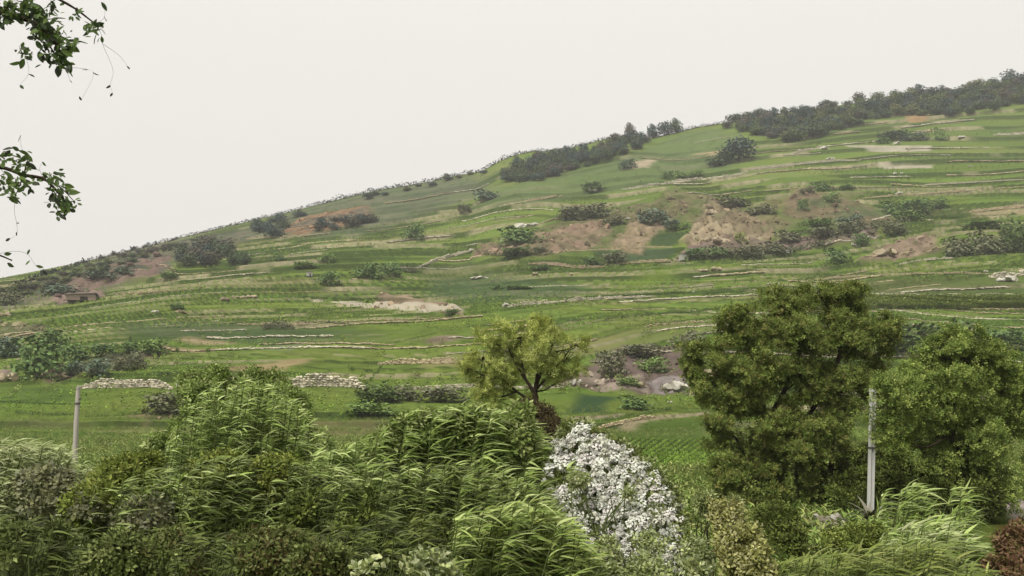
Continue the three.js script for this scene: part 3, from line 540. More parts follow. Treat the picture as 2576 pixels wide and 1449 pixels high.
wood('low scrubby tree along the bare middle crest', 'low scrubby trees along the middle crest', [[640, 566], [800, 524], [950, 488], [1150, 448], [1230, 425], [1240, 436], [1100, 466], [900, 505], [700, 566]], 34, 11, 26, 13, [3, 0, 4]);
wood('hazy dark tree in the long wood along upper right crest', 'trees of the long wood along the upper right crest', [[1815, 322], [1850, 304], [2000, 282], [2300, 240], [2576, 205], [2600, 262], [2400, 296], [2280, 290], [2170, 312], [2090, 338], [1960, 360], [1890, 338]], 23, 10.5, 33, 25, [0, 3, 2, 1, 0, 3, 4]);
wood('bluish bush-like tree in the thicket under left crest', 'trees of the thicket under the left crest', [[430, 662], [470, 630], [540, 620], [600, 636], [632, 664], [520, 668]], 28, 15, 44, 36, [3, 0, 2]);
wood('blue-green tree in the small thicket left of orange bank', 'trees of the small thicket left of the orange bank', [[622, 600], [640, 578], [720, 560], [735, 590], [660, 602]], 28, 16, 34, 28, [3, 3, 0]);
wood('greyish tree in strip across the orange bank', 'trees in the strip across the orange bank', [[760, 590], [800, 565], [900, 548], [960, 552], [880, 575]], 30, 14, 36, 22, [3, 2]);
for (const [u, v, w, h, k, l] of [[1642, 346, 38, 36, 3, 'left tree of flat-topped clump on the crest'], [1672, 341, 40, 42, 3, 'middle tree of flat-topped clump on the crest'], [1700, 333, 38, 38, 0, 'right tree of flat-topped clump on the crest'], [1586, 345, 34, 38, 2, 'lone thin tree on the crest left of flat-topped clump'],
  [1858, 402, 84, 66, 3, 'big dark tree in clump below the long upper wood'], [1800, 420, 52, 34, 0, 'small tree left in clump below the long upper wood'], [1826, 408, 50, 44, 0, 'middle tree in clump below the long upper wood'], [2542, 214, 50, 42, 3, 'rounded tree standing highest on crest at right edge'],
  [2000, 356, 60, 34, 1, 'olive round tree at lower edge of long upper wood, left'], [2048, 344, 54, 40, 0, 'round tree at lower edge of long upper wood, right']]) farTree(l, u, v, w, h, k);
{ const p = ground(326, 884), s = unit(-p.z), g = new THREE.Group(); g.position.copy(p); addTop(g, 'cypress_tree'); const b = new Buf();
  for (let i = 0; i < 500; i++) { const y = R(), a = rr(0, 6.28), r = 0.16 * Math.sin(Math.PI * Math.min(1, 0.12 + y * 0.88)) * (0.7 + 0.4 * R()), k = rr(0.7, 1.2); leafQuad(b, V(Math.cos(a) * r, y, Math.sin(a) * r), V(Math.cos(a), 0.3, Math.sin(a)).normalize(), 0.1, [k, k, k]); }
  mesh('crown', b.geo(), bushM[5], g).scale.setScalar(36 * s); const t = mesh('trunk', trunkGeo, trunkM, g); t.scale.setScalar(30 * s); tag(g, 'small pointed dark cypress standing in left bush row', 'tree'); }

// ------------------------------------------------------------------ leaves for the near plants
function bladeGeo() {                                    // a long drooping leaf along +y, one unit long and wide
  const p = [], ix = [], n = 5;
  for (let i = 0; i <= n; i++) { const y = i / n, w = 0.5 * Math.pow(Math.sin(Math.PI * Math.pow(clamp(y * 0.96 + 0.03), 0.62)), 0.9), z = -0.62 * y * y; p.push(-w, y, z + 0.05 * w, w, y, z + 0.05 * w); if (i) { const a = i * 2; ix.push(a - 2, a - 1, a, a - 1, a + 1, a); } }
  const g = new THREE.BufferGeometry(); g.setAttribute('position', new THREE.Float32BufferAttribute(p, 3)); g.setIndex(ix); g.computeVertexNormals(); return g;
}
function sprigGeo(n, ratio, leaf, spread) {              // a twig tip with leaves, about one unit long
  const b = new Buf();
  for (let i = 0; i < n; i++) { const y = (i + 0.5) / n, a = i * 2.4 + rr(-0.4, 0.4), o = V(Math.cos(a), rr(0.1, 0.9), Math.sin(a)).normalize(), k = rr(0.75, 1.2);
    const nrm = V(o.x * -0.5 + rr(-0.4, 0.4), 1, o.z * -0.5 + rr(-0.4, 0.4)).normalize(), t = o.clone().addScaledVector(nrm, -o.dot(nrm)).normalize(), s = V().copy(nrm).cross(t), p = V(o.x * spread * 0.2, y, o.z * spread * 0.2), L = leaf * rr(0.7, 1.25);
    const m = p.clone().addScaledVector(t, L * 0.5).addScaledVector(nrm, L * 0.1);
    b.quad(p, m.clone().addScaledVector(s, L * ratio / 2), p.clone().addScaledVector(t, L), m.clone().addScaledVector(s, -L * ratio / 2), [k, k, k * rr(0.85, 1.1)]); }
  return b.geo();
}
const blade = bladeGeo(), sprigs = { oval: sprigGeo(9, 0.5, 0.6, 1), round: sprigGeo(8, 0.75, 0.5, 1), narrow: sprigGeo(10, 0.24, 0.75, 0.8), broad: sprigGeo(6, 0.6, 0.8, 1) };
const leafM = new THREE.MeshPhysicalMaterial({ color: 0xffffff, roughness: 0.75, specularIntensity: 0.2, side: THREE.DoubleSide, transmission: 0.3, thickness: 0, vertexColors: true });
const bladeM = new THREE.MeshPhysicalMaterial({ color: 0xffffff, roughness: 0.8, specularIntensity: 0.25, side: THREE.DoubleSide, transmission: 0.4, thickness: 0 });
const leafM0 = new THREE.MeshPhysicalMaterial({ color: 0xffffff, roughness: 0.75, specularIntensity: 0.2, side: THREE.DoubleSide, transmission: 0.4, thickness: 0 });
const barkM = std(col(104, 90, 74)), darkBarkM = std(col(74, 64, 52)), stemM = std(col(104, 116, 66));
const M4 = new THREE.Matrix4(), C = new THREE.Color();
function orient(p, dir, nrm, sx, sy, sz) {
  const y = dir.clone().normalize(), x = V().crossVectors(y, nrm).normalize(), z = V().crossVectors(x, y);
  return M4.clone().makeBasis(x.multiplyScalar(sx), y.multiplyScalar(sy), z.multiplyScalar(sz)).setPosition(p);
}
function leaves(name, geo, mat, items, parent, kind) {
  const m = new THREE.InstancedMesh(geo, mat, items.length); m.name = name; m.castShadow = m.receiveShadow = true;
  items.forEach(([mx, c], i) => { m.setMatrixAt(i, mx); m.setColorAt(i, C.setRGB(c[0], c[1], c[2])); });
  m.userData.kind = kind ?? 'stuff'; parent.add(m); return m;
}
const tint = (list, lo = 0.75, hi = 1.25) => { const a = list[Math.floor(R() * list.length)], b = list[Math.floor(R() * list.length)], t = R(), k = rr(lo, hi); return [0, 1, 2].map(i => lerp(a[i], b[i], t) * k); };
const cols = (...l) => l.map(c => [lin(c[0]) / LEAFY, lin(c[1]) / LEAFY, lin(c[2]) / LEAFY]);

const pale = l => l.map(c => c.map(v => v * 1.32));
const GREY = pale(cols([134, 142, 100], [114, 124, 78], [100, 110, 66], [156, 160, 122])), FRESH = pale(cols([118, 136, 68], [102, 120, 56], [138, 152, 92], [90, 106, 46], [156, 166, 112])), DARK = cols([86, 98, 42], [72, 84, 34], [104, 114, 54], [60, 66, 30]), YELLOW = cols([116, 128, 60], [102, 116, 50], [138, 144, 82], [88, 102, 46]);

// ------------------------------------------------------------------ near trees
// clumps: [u, v, half width, half height, depth offset in m, sprigs]
function nearTree(name, label, category, d, trunk, r0, clumps, o) {
  const s = unit(d), base = at(trunk[0][0], trunk[0][1], d); base.y = H(base.x, base.z) - 0.1;
  const g = new THREE.Group(); g.position.copy(base); addTop(g, name);
  const loc = p => p.clone().sub(base), tp = trunk.map(([u, v, dz = 0]) => loc(at(u, v, d + dz))); tp[0].y = 0;
  mesh('trunk', tube(tp, r0, r0 * 0.42, 8), o.bark, g);
  (o.stems ?? []).forEach(([pts, r]) => mesh('stem', tube(pts.map(([u, v, dz = 0]) => loc(at(u, v, d + dz))), r, r * 0.4, 7), o.bark, g));
  const tips = [tp, ...(o.stems ?? []).map(([pts]) => pts.map(([u, v, dz = 0]) => loc(at(u, v, d + dz))))].flatMap(l => l.slice(1));
  const items = [], twigs = [];
  for (const [u, v, rx, ry, dz = 0, n = 200] of clumps) {
    const c = loc(at(u, v, d + dz)), ax = rx * s, ay = ry * s, az = (rx + ry) * 0.5 * s;
    const from = tips.filter(t => t.y < c.y + ay * 0.4).sort((a, b) => a.distanceTo(c) - b.distanceTo(c))[0] ?? tips[0];
    const mid = from.clone().lerp(c, 0.5).add(V(0, -0.12 * from.distanceTo(c), 0));
    mesh('limb', tube([from, mid, c], Math.max(0.018, r0 * 0.2), 0.01, 5), o.bark, g);
    const ends = [], nt = o.tips ?? 15;
    for (let i = 0; i < nt; i++) { const q = rdir(), k = Math.pow(R(), 0.45) * (o.spread ?? 1); const e = c.clone().add(V(q.x * ax * k, q.y * ay * k, q.z * az * k)); ends.push(e); if (i % 2) twigs.push(tube([c, c.clone().lerp(e, 0.5).add(V(0, -0.05, 0)), e], 0.014, 0.005, 4)); }
    const sg = (o.tuft ?? 0.26) * (ax + ay) / 2;
    for (let i = 0; i < n * o.dense; i++) {
      const e = ends[Math.floor(R() * nt)], p = e.clone().add(V(gauss() * sg / (o.tall ?? 1), gauss() * sg * 0.75 * (o.tall ?? 1), gauss() * sg));
      if (fbm(p.x * 2.3 + 20, p.y * 2.3 + p.z * 1.9, 2) < o.gap) continue;
      const dir = p.clone().sub(c).normalize().multiplyScalar(0.7).add(V(o.wind ?? 0.2, o.up ?? 0.45, 0)).add(rdir().multiplyScalar(0.5));
      items.push([orient(p, dir, rdir(), o.size * rr(0.7, 1.3), o.size * rr(0.7, 1.3), o.size * rr(0.7, 1.3)), tint(o.colors)]);
    }
  }
  if (twigs.length) { const m = mesh('twigs', mergeGeometries(twigs), o.bark, g); m.userData.kind = 'stuff'; }
  leaves('crown', sprigs[o.leaf], leafM, items, g);
  return tag(g, label, category);
}
nearTree('almond_tree', 'yellow-green spreading tree with forked dark trunk at centre', 'tree', 28,
  [[1388, 1180], [1370, 1115], [1356, 1055], [1348, 1015], [1345, 985]], 0.2,
  [[1215, 905, 42, 38, 0.3, 230], [1235, 860, 40, 30, -0.2, 200], [1290, 840, 45, 30, 0.4, 240], [1345, 838, 42, 30, -0.3, 230], [1300, 885, 50, 36, 0.2, 280], [1365, 880, 48, 38, -0.5, 280], [1260, 930, 48, 40, -0.2, 260], [1415, 880, 36, 26, 0.2, 170], [1450, 868, 30, 16, 0, 110], [1420, 905, 34, 22, 0.4, 130], [1210, 950, 44, 30, 0.4, 180], [1320, 930, 44, 36, 0.6, 190], [1375, 930, 34, 30, -0.4, 130], [1270, 975, 50, 30, 0.3, 180], [1180, 925, 30, 22, 0, 100], [1245, 1005, 36, 26, 0.2, 110], [1395, 845, 22, 16, 0, 70], [1440, 930, 30, 22, 0.2, 100], [1210, 990, 34, 26, 0.2, 120], [1300, 1020, 44, 24, 0.4, 130], [1260, 1040, 40, 20, 0.4, 90], [1400, 960, 30, 20, 0.3, 80], [1345, 812, 20, 12, 0, 60], [1375, 820, 16, 12, 0, 40]],
  { bark: darkBarkM, stems: [[[[1345, 985], [1312, 940], [1290, 900], [1275, 865]], 0.055], [[[1345, 985], [1352, 930], [1345, 880], [1352, 842]], 0.055], [[[1345, 985], [1375, 950], [1412, 908], [1440, 870]], 0.045], [[[1348, 1015], [1300, 985], [1256, 945], [1215, 900]], 0.05], [[[1348, 1000], [1322, 950], [1312, 900], [1310, 850]], 0.045], [[[1345, 985], [1364, 930], [1384, 885], [1395, 845]], 0.06], [[[1352, 1120], [1395, 1080], [1408, 1050]], 0.12]], gap: 0.44, size: 0.1, dense: 2.9, leaf: 'narrow', wind: 0.25, up: 1.1, tall: 1.5, spread: 1.25, tips: 26, tuft: 0.36, colors: cols([160, 168, 92], [140, 150, 78], [120, 132, 66], [180, 184, 114]) });
nearTree('broad_tree', 'big dark green tree with several trunks at right', 'tree', 30,
  [[1955, 1290], [1958, 1220], [1950, 1140], [1930, 1060], [1905, 1000]], 0.2,
  [[1990, 770, 70, 42, 0, 420], [1950, 745, 34, 22, 0.1, 130], [2060, 735, 40, 20, 0.2, 150], [2150, 742, 30, 22, 0.3, 110], [1840, 800, 40, 26, 0, 150], [1735, 890, 28, 26, 0, 90], [2100, 765, 70, 42, 0.3, 420], [1890, 830, 70, 45, 0, 420], [2010, 845, 80, 55, -0.4, 520], [2130, 850, 75, 55, 0.2, 460], [2200, 860, 50, 45, 0.4, 260], [1800, 900, 55, 50, 0, 330], [1890, 930, 80, 60, -0.5, 520], [2010, 950, 80, 55, -0.2, 420], [2130, 945, 80, 60, 0.3, 460], [1780, 975, 55, 50, 0.2, 320], [1860, 1010, 60, 45, -0.3, 330], [2090, 1030, 70, 50, 0.4, 330], [2180, 960, 50, 45, 0.6, 230], [1820, 1080, 45, 55, 0, 280], [1870, 1150, 70, 65, 0.2, 430], [1960, 1110, 70, 60, 0.5, 330], [2050, 1130, 70, 65, 0.2, 420], [2120, 1170, 55, 70, 0.4, 330], [1830, 1210, 50, 45, -0.2, 260], [1920, 1220, 60, 45, -0.4, 300], [2020, 1230, 60, 45, -0.2, 280], [2100, 1240, 50, 35, 0, 220], [1960, 1180, 70, 55, -0.7, 420], [1890, 1240, 60, 45, -0.7, 330], [2040, 1190, 60, 50, -0.6, 360], [1985, 1060, 50, 40, -0.8, 260], [2050, 1080, 50, 45, -0.6, 260], [1930, 1100, 50, 50, -0.8, 280], [2010, 1140, 60, 40, -0.9, 300], [1850, 1190, 50, 50, -0.6, 260], [1840, 1270, 60, 40, 0.2, 220], [1980, 1290, 80, 30, 0.4, 260], [2080, 1200, 70, 60, 0.8, 300], [1900, 1160, 70, 60, 0.8, 300], [1750, 930, 28, 40, 0, 130], [2240, 820, 34, 28, 0.5, 130]],
  { bark: darkBarkM, stems: [[[[1955, 1230], [1985, 1130], [2030, 1050], [2080, 980]], 0.15], [[[1930, 1060], [1900, 990], [1870, 930]], 0.1], [[[1930, 1060], [1975, 980], [2000, 900], [2005, 800]], 0.1], [[[2080, 980], [2110, 900], [2110, 800]], 0.09], [[[2080, 1290], [2090, 1180], [2100, 1060]], 0.13], [[[1955, 1290], [1890, 1180], [1850, 1100]], 0.1]], gap: 0.43, size: 0.115, dense: 6, leaf: 'oval', spread: 1.1, tips: 20, tuft: 0.38, colors: cols([112, 126, 60], [94, 110, 50], [132, 142, 76], [80, 98, 44], [112, 110, 60]) });
nearTree('leafy_tree', 'bushy green tree at right edge behind concrete pole', 'tree', 27,
  [[2400, 1300], [2410, 1200], [2395, 1090], [2380, 1020]], 0.16,
  [[2430, 865, 50, 42, 0, 260], [2380, 900, 60, 40, 0.3, 280], [2490, 900, 55, 35, 0.2, 240], [2320, 960, 60, 45, 0, 300], [2420, 960, 70, 50, -0.4, 400], [2250, 1020, 60, 50, -2.6, 300], [2340, 1040, 70, 50, -0.3, 380], [2430, 1040, 60, 50, 0.2, 300], [2235, 1075, 45, 30, -2.6, 180], [2300, 1110, 60, 50, 0.2, 300], [2390, 1130, 60, 55, 0.3, 300], [2470, 1130, 60, 60, 0, 300], [2320, 1190, 60, 50, 0.3, 280], [2440, 1210, 70, 50, 0.3, 330], [2530, 1190, 50, 70, 0.3, 280], [2550, 1060, 50, 50, 0.4, 240], [2540, 990, 46, 36, 0.4, 180], [2500, 1240, 60, 50, 0.2, 240], [2360, 1250, 60, 40, 0.2, 260], [2470, 1270, 50, 30, 0.2, 190], [2540, 930, 50, 50, 0.4, 200]],
  { bark: darkBarkM, stems: [[[[2395, 1090], [2350, 1020], [2330, 960]], 0.08], [[[2395, 1090], [2425, 1000], [2430, 900]], 0.09], [[[2400, 1200], [2460, 1120], [2480, 1050]], 0.08]], gap: 0.40, size: 0.115, dense: 6, leaf: 'oval', spread: 1.15, tips: 24, tuft: 0.42, colors: cols([122, 138, 68], [102, 120, 56], [142, 152, 84], [86, 104, 48]) });

// ------------------------------------------------------------------ poles
{ const d = 50, g = new THREE.Group(), a = at(186, 1180, d), b = at(197, 975, d); a.y = H(a.x, a.z); g.position.copy(a); addTop(g, 'utility_pole'); b.sub(a);
  mesh('shaft', tube([V(0, -0.4, 0), b.clone().multiplyScalar(0.5), b], 0.15, 0.11, 10), std(col(226, 218, 206)), g);
  mesh('cap', new THREE.CylinderGeometry(0.06, 0.13, 0.16, 10), std(col(176, 170, 160)), g).position.copy(b);
  const st = mesh('stub', tube([b.clone().multiplyScalar(0.84), b.clone().multiplyScalar(0.86).add(V(0.2, 0.04, 0.02))], 0.07, 0.04, 6), std(col(150, 142, 132)), g); st.castShadow = true;
  mesh('collar', new THREE.CylinderGeometry(0.15, 0.15, 0.1, 12), std(col(128, 122, 116)), g).position.copy(b.clone().multiplyScalar(0.8));
  tag(g, 'leaning grey wooden pole standing in left field', 'pole'); }
{ const d = 25.2, g = new THREE.Group(), a = at(2188, 1312, d), b = at(2196, 985, d); a.y = H(a.x, a.z); g.position.copy(a); addTop(g, 'concrete_pole'); b.sub(a);
  const sm = std(col(250, 250, 244)); const prof = new THREE.Shape(); const w = 0.064, t = 0.026; // H section
  [[-w, -w], [w, -w], [w, -w + t], [t / 1.4, -w + t], [t / 1.4, w - t], [w, w - t], [w, w], [-w, w], [-w, w - t], [-t / 1.4, w - t], [-t / 1.4, -w + t], [-w, -w + t]].forEach(([x, y], i) => i ? prof.lineTo(x, y) : prof.moveTo(x, y));
  const sh = new THREE.ExtrudeGeometry(prof, { depth: b.length() + 0.4, bevelEnabled: true, bevelSize: 0.008, bevelThickness: 0.008, bevelSegments: 1 }); sh.rotateX(-Math.PI / 2); sh.translate(0, -0.4, 0); sh.rotateY(Math.PI / 2); 
  const m = mesh('shaft', sh, sm, g); m.quaternion.setFromUnitVectors(V(0, 1, 0), b.clone().normalize());
  mesh('cap', new THREE.BoxGeometry(0.16, 0.1, 0.16), sm, g).position.copy(b).add(V(0, 0.04, 0));
  const cb = mesh('bracket', new THREE.BoxGeometry(0.17, 0.05, 0.17), std(col(120, 116, 110)), g); cb.position.copy(b.clone().multiplyScalar(0.58));
  tag(g, 'pale concrete pole standing between the two right trees', 'pole'); }
{ // dry rosette at the foot of the concrete pole
  const d = 24.6, a = at(2190, 1312, d); a.y = H(a.x, a.z); const g = new THREE.Group(); g.position.copy(a); addTop(g, 'agave_plant'); const m = std(col(160, 156, 138));
  for (let i = 0; i < 22; i++) { const an = i / 22 * 6.28 + rr(-0.1, 0.1), e = rr(0.35, 1.2), dir = V(Math.cos(an) * Math.cos(e), Math.sin(e), Math.sin(an) * Math.cos(e)), l = mesh('leaf', blade, m, g); l.matrixAutoUpdate = false; l.matrix.copy(orient(V(0, 0.25, 0), dir, V(0, 1, 0.01), 0.12, rr(0.55, 0.85), 0.5)); l.matrix.decompose(l.position, l.quaternion, l.scale); l.matrixAutoUpdate = true; }
  mesh('core', new THREE.SphereGeometry(0.14, 8, 6), m, g).position.y = 0.24;
  tag(g, 'greyish spiky rosette plant at foot of the concrete pole', 'plant'); }

// ------------------------------------------------------------------ the white-flowering shrub
{
  const bulge = (u, v) => { const a = clamp((u - 1370 - 0.55 * (v - 1070)) / 260, -0.2, 1.2); return 0.4 * Math.sin(Math.PI * clamp(a)); };
  const dist = (u, v) => 12.6 - 2.6 * clamp((v - 1070) / 380) - bulge(u, v);
  const out = [[1388, 1122], [1425, 1064], [1500, 1082], [1565, 1126], [1650, 1185], [1700, 1250], [1716, 1310], [1735, 1390], [1750, 1480], [1545, 1480], [1490, 1400], [1440, 1330], [1395, 1270], [1368, 1200]];
  const inPoly = (a, b) => { let c = false; for (let i = 0, j = out.length - 1; i < out.length; j = i++) if ((out[i][1] > b) !== (out[j][1] > b) && a < (out[j][0] - out[i][0]) * (b - out[i][1]) / (out[j][1] - out[i][1]) + out[i][0]) c = !c; return c; };
  const base = at(1560, 1449, 11.2); base.y = H(base.x, base.z); const g = new THREE.Group(); g.position.copy(base); addTop(g, 'flowering_shrub');
  const loc = p => p.sub(base), spots = [], items = [], stems = [], top = [];
  for (let v = 1062, r = 0; v < 1475; v += 13, r++) for (let u = 1360 + (r % 2) * 10; u < 1770; u += 20) {
    const a = u + rr(-8, 8), b = v + rr(-6, 6), low = clamp((b - 1300) / 150);
    if (!inPoly(a, b)) continue;
    top.push([a, b]);
    if (R() < 0.03 + 0.22 * low || fbm(a / 34 + 5, b / 26, 2) < 0.31) continue;
    spots.push([a, b, (R() < 0.2 ? rr(1.2, 1.6) : rr(0.65, 1.15)) * (1 - 0.15 * low)]);
  }
  const heads = [0, 1, 2, 3].map(() => { const b = new Buf(); for (let i = 0; i < 46; i++) { const q = rdir(); q.y = Math.abs(q.y) * 0.8 + 0.1; const k = rr(0.82, 1.05); leafQuad(b, V(q.x * 0.36 * rr(0.6, 1.15), q.y * 0.34, q.z * 0.36 * rr(0.6, 1.15)), q.clone().addScaledVector(rdir(), 0.5).normalize(), rr(0.13, 0.24), [k, k, k * 0.96], 0.85); } return b.geo(); });
  const mats = [[238, 240, 232], [224, 226, 216], [210, 210, 196], [234, 230, 228]].map(c => new THREE.MeshPhysicalMaterial({ color: new THREE.Color(lin(c[0]) * 0.84, lin(c[1]) * 0.84, lin(c[2]) * 0.84), vertexColors: true, roughness: 0.85, specularIntensity: 0.15, side: THREE.DoubleSide, transmission: 0.2, thickness: 0 }));
  for (let i = spots.length - 1; i > 0; i--) { const j = Math.floor(R() * (i + 1)); [spots[i], spots[j]] = [spots[j], spots[i]]; }
  spots.slice(0, 300).forEach(([u, v, k]) => {
    const d = dist(u, v) + rr(-0.1, 0.08), s = unit(d), m = mesh('flower_cluster', heads[Math.floor(R() * 4)], mats[Math.floor(R() * 4)], g);
    m.position.copy(loc(at(u, v, d))); m.scale.set(33 * s * k * rr(0.9, 1.35), 24 * s * k, 29 * s * k); m.rotation.set(0.5 + rr(-0.4, 0.4), rr(0, 6.28), 0.35 + rr(-0.3, 0.3), 'ZXY');
  });
  for (const [u, v] of top) for (let k = 0; k < 11; k++) {
    const d = dist(u, v) + 0.13 + Math.abs(gauss()) * 0.35, p = loc(at(u + gauss() * 11, v + gauss() * 10, d));
    items.push([orient(p, V(0.3 + rr(-0.4, 0.4), 0.6, 0.3 + rr(-0.4, 0.4)), rdir(), 0.1, 0.1, 0.1), tint(GREY.concat(DARK, DARK), 0.7, 1.1)]);
  }
  for (let k = 0; k < 90; k++) { const [u, v] = top[Math.floor(R() * top.length)], e = loc(at(u, v, dist(u, v) + 0.15)), f = V(e.x * 0.5 + gauss() * 0.2, 0, e.z * 0.4 - 0.4 + gauss() * 0.2); stems.push(tube([f, f.clone().lerp(e, 0.5).add(V(-0.15, 0.15, -0.1)), e], 0.012, 0.004, 4)); }
  const small = [];
  for (let k = 0; k < 2600; k++) { const [u, v] = top[Math.floor(R() * top.length)], low = clamp((v - 1290) / 150), a = u + gauss() * 12, b = v + gauss() * 9; if (R() < 0.25 * low || fbm(a / 34 + 5, b / 26, 2) < 0.28) continue; const d = dist(a, b) + rr(-0.05, 0.16), q = unit(d) * rr(6, 13), c = rr(0.45, 0.7); small.push([orient(loc(at(a, b, d)), V(0.3 + rr(-0.4, 0.4), 0.8, 0.5 + rr(-0.4, 0.4)), rdir(), q * 1.3, q, q * 1.3), [c, c, c * 0.95]]); }
  leaves('small_flowers', heads[1], leafM, small, g);
  leaves('foliage', sprigs.oval, leafM, items, g);
  const sm = mesh('stems', mergeGeometries(stems), stemM, g); sm.userData.kind = 'stuff';
  tag(g, 'rounded leaning shrub covered in white flower clusters at lower centre', 'shrub');
}
{ // stone heap and lone stones at the right
  const d = 24, c = at(2070, 1300, d); c.y = H(c.x, c.z); const g = new THREE.Group(); g.position.copy(c); addTop(g, 'stone_heap');
  const mats = [[196, 190, 174], [170, 162, 146], [210, 206, 194]].map(k => std(col(...k), { vertexColors: true }));
  for (let i = 0; i < 60; i++) { const a = rr(0, 6.28), q = Math.sqrt(R()), m = mesh('stone', rocks[i % 6], mats[i % 3], g), k = rr(0.14, 0.36); m.position.set(Math.cos(a) * q * 0.85, 0.05 + (1 - q) * 0.5 * R() + 0.06, Math.sin(a) * q * 0.6); m.scale.set(k * 1.3, k, k); m.rotation.set(R(), R() * 6, R()); }
  tag(g, 'low heap of pale stones under big dark tree', 'stone heap'); }

// ------------------------------------------------------------------ near shrubs (rounded) and canes (long leaves)
const bladeScale = 1;
function shrub(name, label, category, blobs, o) {          // blobs: [u, v, half width, half height, distance, sprigs]
  const [u0, , , , d0] = blobs[0], base = at(u0, 1400, d0); base.y = H(base.x, base.z);
  const g = new THREE.Group(); g.position.copy(base); addTop(g, name); const items = [], stems = [];
  for (const [u, v, rx, ry, d, n] of blobs) {
    const s = unit(d), c = at(u, v, d).sub(base), ax = rx * s, ay = ry * s, az = Math.min(ax, ay) * 0.9;
    for (let i = 0; i < 6; i++) { const e = c.clone().add(V(gauss() * ax * 0.7, gauss() * ay * 0.7, gauss() * az * 0.6)), f = V(c.x * 0.6 + gauss() * 0.2, Math.max(-0.1, c.y - ay * 2.2 - 0.6), c.z + gauss() * 0.2); stems.push(tube([f, f.clone().lerp(e, 0.5).add(V(gauss() * 0.1, 0.05, gauss() * 0.1)), e], 0.011, 0.004, 4)); }
    for (let i = 0; i < n; i++) {
      const q = rdir(), rad = 0.3 + 0.75 * Math.sqrt(R()), p = c.clone().add(V(q.x * ax * rad, q.y * ay * rad, q.z * az * rad));
      if (fbm(p.x * 2.6 + 10, p.y * 2.6 + p.z * 2, 2) < (o.gap ?? 0.33)) continue;
      items.push([orient(p, q.clone().multiplyScalar(0.8).add(V(o.wind ?? 0.4, 0.5, 0)).add(rdir().multiplyScalar(0.45)), rdir(), o.size * rr(0.7, 1.3), o.size * rr(0.7, 1.3), o.size * rr(0.7, 1.3)), tint(o.colors)]);
    }
  }
  const sm = mesh('stems', mergeGeometries(stems), o.bark ?? stemM, g); sm.userData.kind = 'stuff';
  leaves('foliage', sprigs[o.leaf ?? 'oval'], leafM, items, g);
  return tag(g, label, category, o.group);
}
// top: outline of the mass [u, v] left to right; a clump every step
const ORD = ['first', 'second', 'third', 'fourth', 'fifth', 'sixth', 'seventh', 'eighth', 'ninth', 'tenth', 'eleventh', 'twelfth', 'thirteenth', 'fourteenth'];
function canes(name, label, category, group, top, d0, step, o) {
  let nth = 0;
  const yTop = u => { for (let i = 1; i < top.length; i++) if (u <= top[i][0]) return lerp(top[i - 1][1], top[i][1], clamp((u - top[i - 1][0]) / (top[i][0] - top[i - 1][0]))); return top[top.length - 1][1]; };
  for (let u = top[0][0]; u < top[top.length - 1][0]; u += step) {
    const base = at(u + step / 2, 1300, d0); base.y = H(base.x, base.z); const g = new THREE.Group(); g.position.copy(base); addTop(g, name);
    const stems = [], items = [];
    for (let k = 0; k < o.stems; k++) {
      const uu = u + R() * step, d = d0 + gauss() * (o.deep ?? 0.6), tip = at(uu, yTop(uu) + Math.abs(gauss()) * (o.ragged ?? 40) + (R() < 0.4 ? R() * (o.fill ?? 200) : 0), d).sub(base), lean = rr(0.05, 0.4) * (o.wind ?? 1), root = V(tip.x - lean, 0, tip.z + gauss() * 0.15), mid = root.clone().lerp(tip, 0.55).add(V(-lean * 0.25, 0.05, 0));
      if (tip.y < 0.3) continue;
      const L = tip.y; stems.push(tube([root, mid, tip], 0.013, 0.005, 4));
      const nl = Math.round((o.leaves ?? 16) * 2.1 * clamp(L / 2, 0.5, 1.6)), cv = new THREE.QuadraticBezierCurve3(root, mid, tip);
      for (let i = 0; i < nl; i++) {
        const t = 1 - 0.75 * Math.pow(R(), 1.3), p = cv.getPoint(t), side = (i % 2 ? 1 : -1) * rr(0.2, 0.9), dir = V(side * 0.5 + 0.8 * (o.wind ?? 1), 0.5 + rr(-0.45, 0.35), rr(-0.65, 0.65));
        const len = 0.72 * o.len * rr(0.6, 1.25) * (t > 0.9 ? 0.75 : 1);
        items.push([orient(p, dir, V(rr(-0.4, 0.4), 1, rr(-0.3, 0.8)), o.wid * 0.64 * rr(0.7, 1.3), len, len * rr(0.4, 1.3)), tint(o.colors, 0.7, 1.25)]);
      }
    }
    if (stems.length) { const sm = mesh('stems', mergeGeometries(stems), stemM, g); sm.userData.kind = 'stuff'; }
    leaves('foliage', blade, bladeM, items, g);
    tag(g, `${label}, ${ORD[nth++]} clump from left`, category, group);
  }
}
canes('cane_clump', 'grey-green canes at left edge below the wooden pole', 'canes', 'grey-green canes at the left edge', [[-110, 1100], [60, 1108], [140, 1128], [210, 1160], [245, 1210]], 13.5, 90, { stems: 34, leaves: 22, len: 0.42, wid: 0.05, colors: GREY, ragged: 30, fill: 240 });
shrub('bramble_bush', 'tall green bramble hump with pale leaves left of centre', 'bush', [[560, 1015, 95, 60, 16, 1500], [640, 990, 80, 55, 16.2, 1100], [500, 1000, 44, 36, 15.8, 420], [700, 1040, 70, 60, 16, 1000], [600, 1090, 110, 70, 15.6, 1500], [740, 1110, 70, 60, 15.6, 1000], [530, 1120, 80, 60, 15.4, 900], [560, 952, 46, 18, 16, 260], [660, 948, 34, 16, 16.2, 190], [480, 960, 22, 16, 16, 90], [780, 1150, 50, 50, 15.4, 400], [480, 1070, 50, 60, 15.6, 600], [430, 1140, 60, 50, 15.2, 500], [570, 1170, 100, 50, 15, 700], [690, 1170, 80, 50, 15, 600]], { leaf: 'oval', size: 0.12, colors: cols([124, 142, 78], [106, 124, 60], [152, 162, 110], [92, 108, 50]), gap: 0.38 });
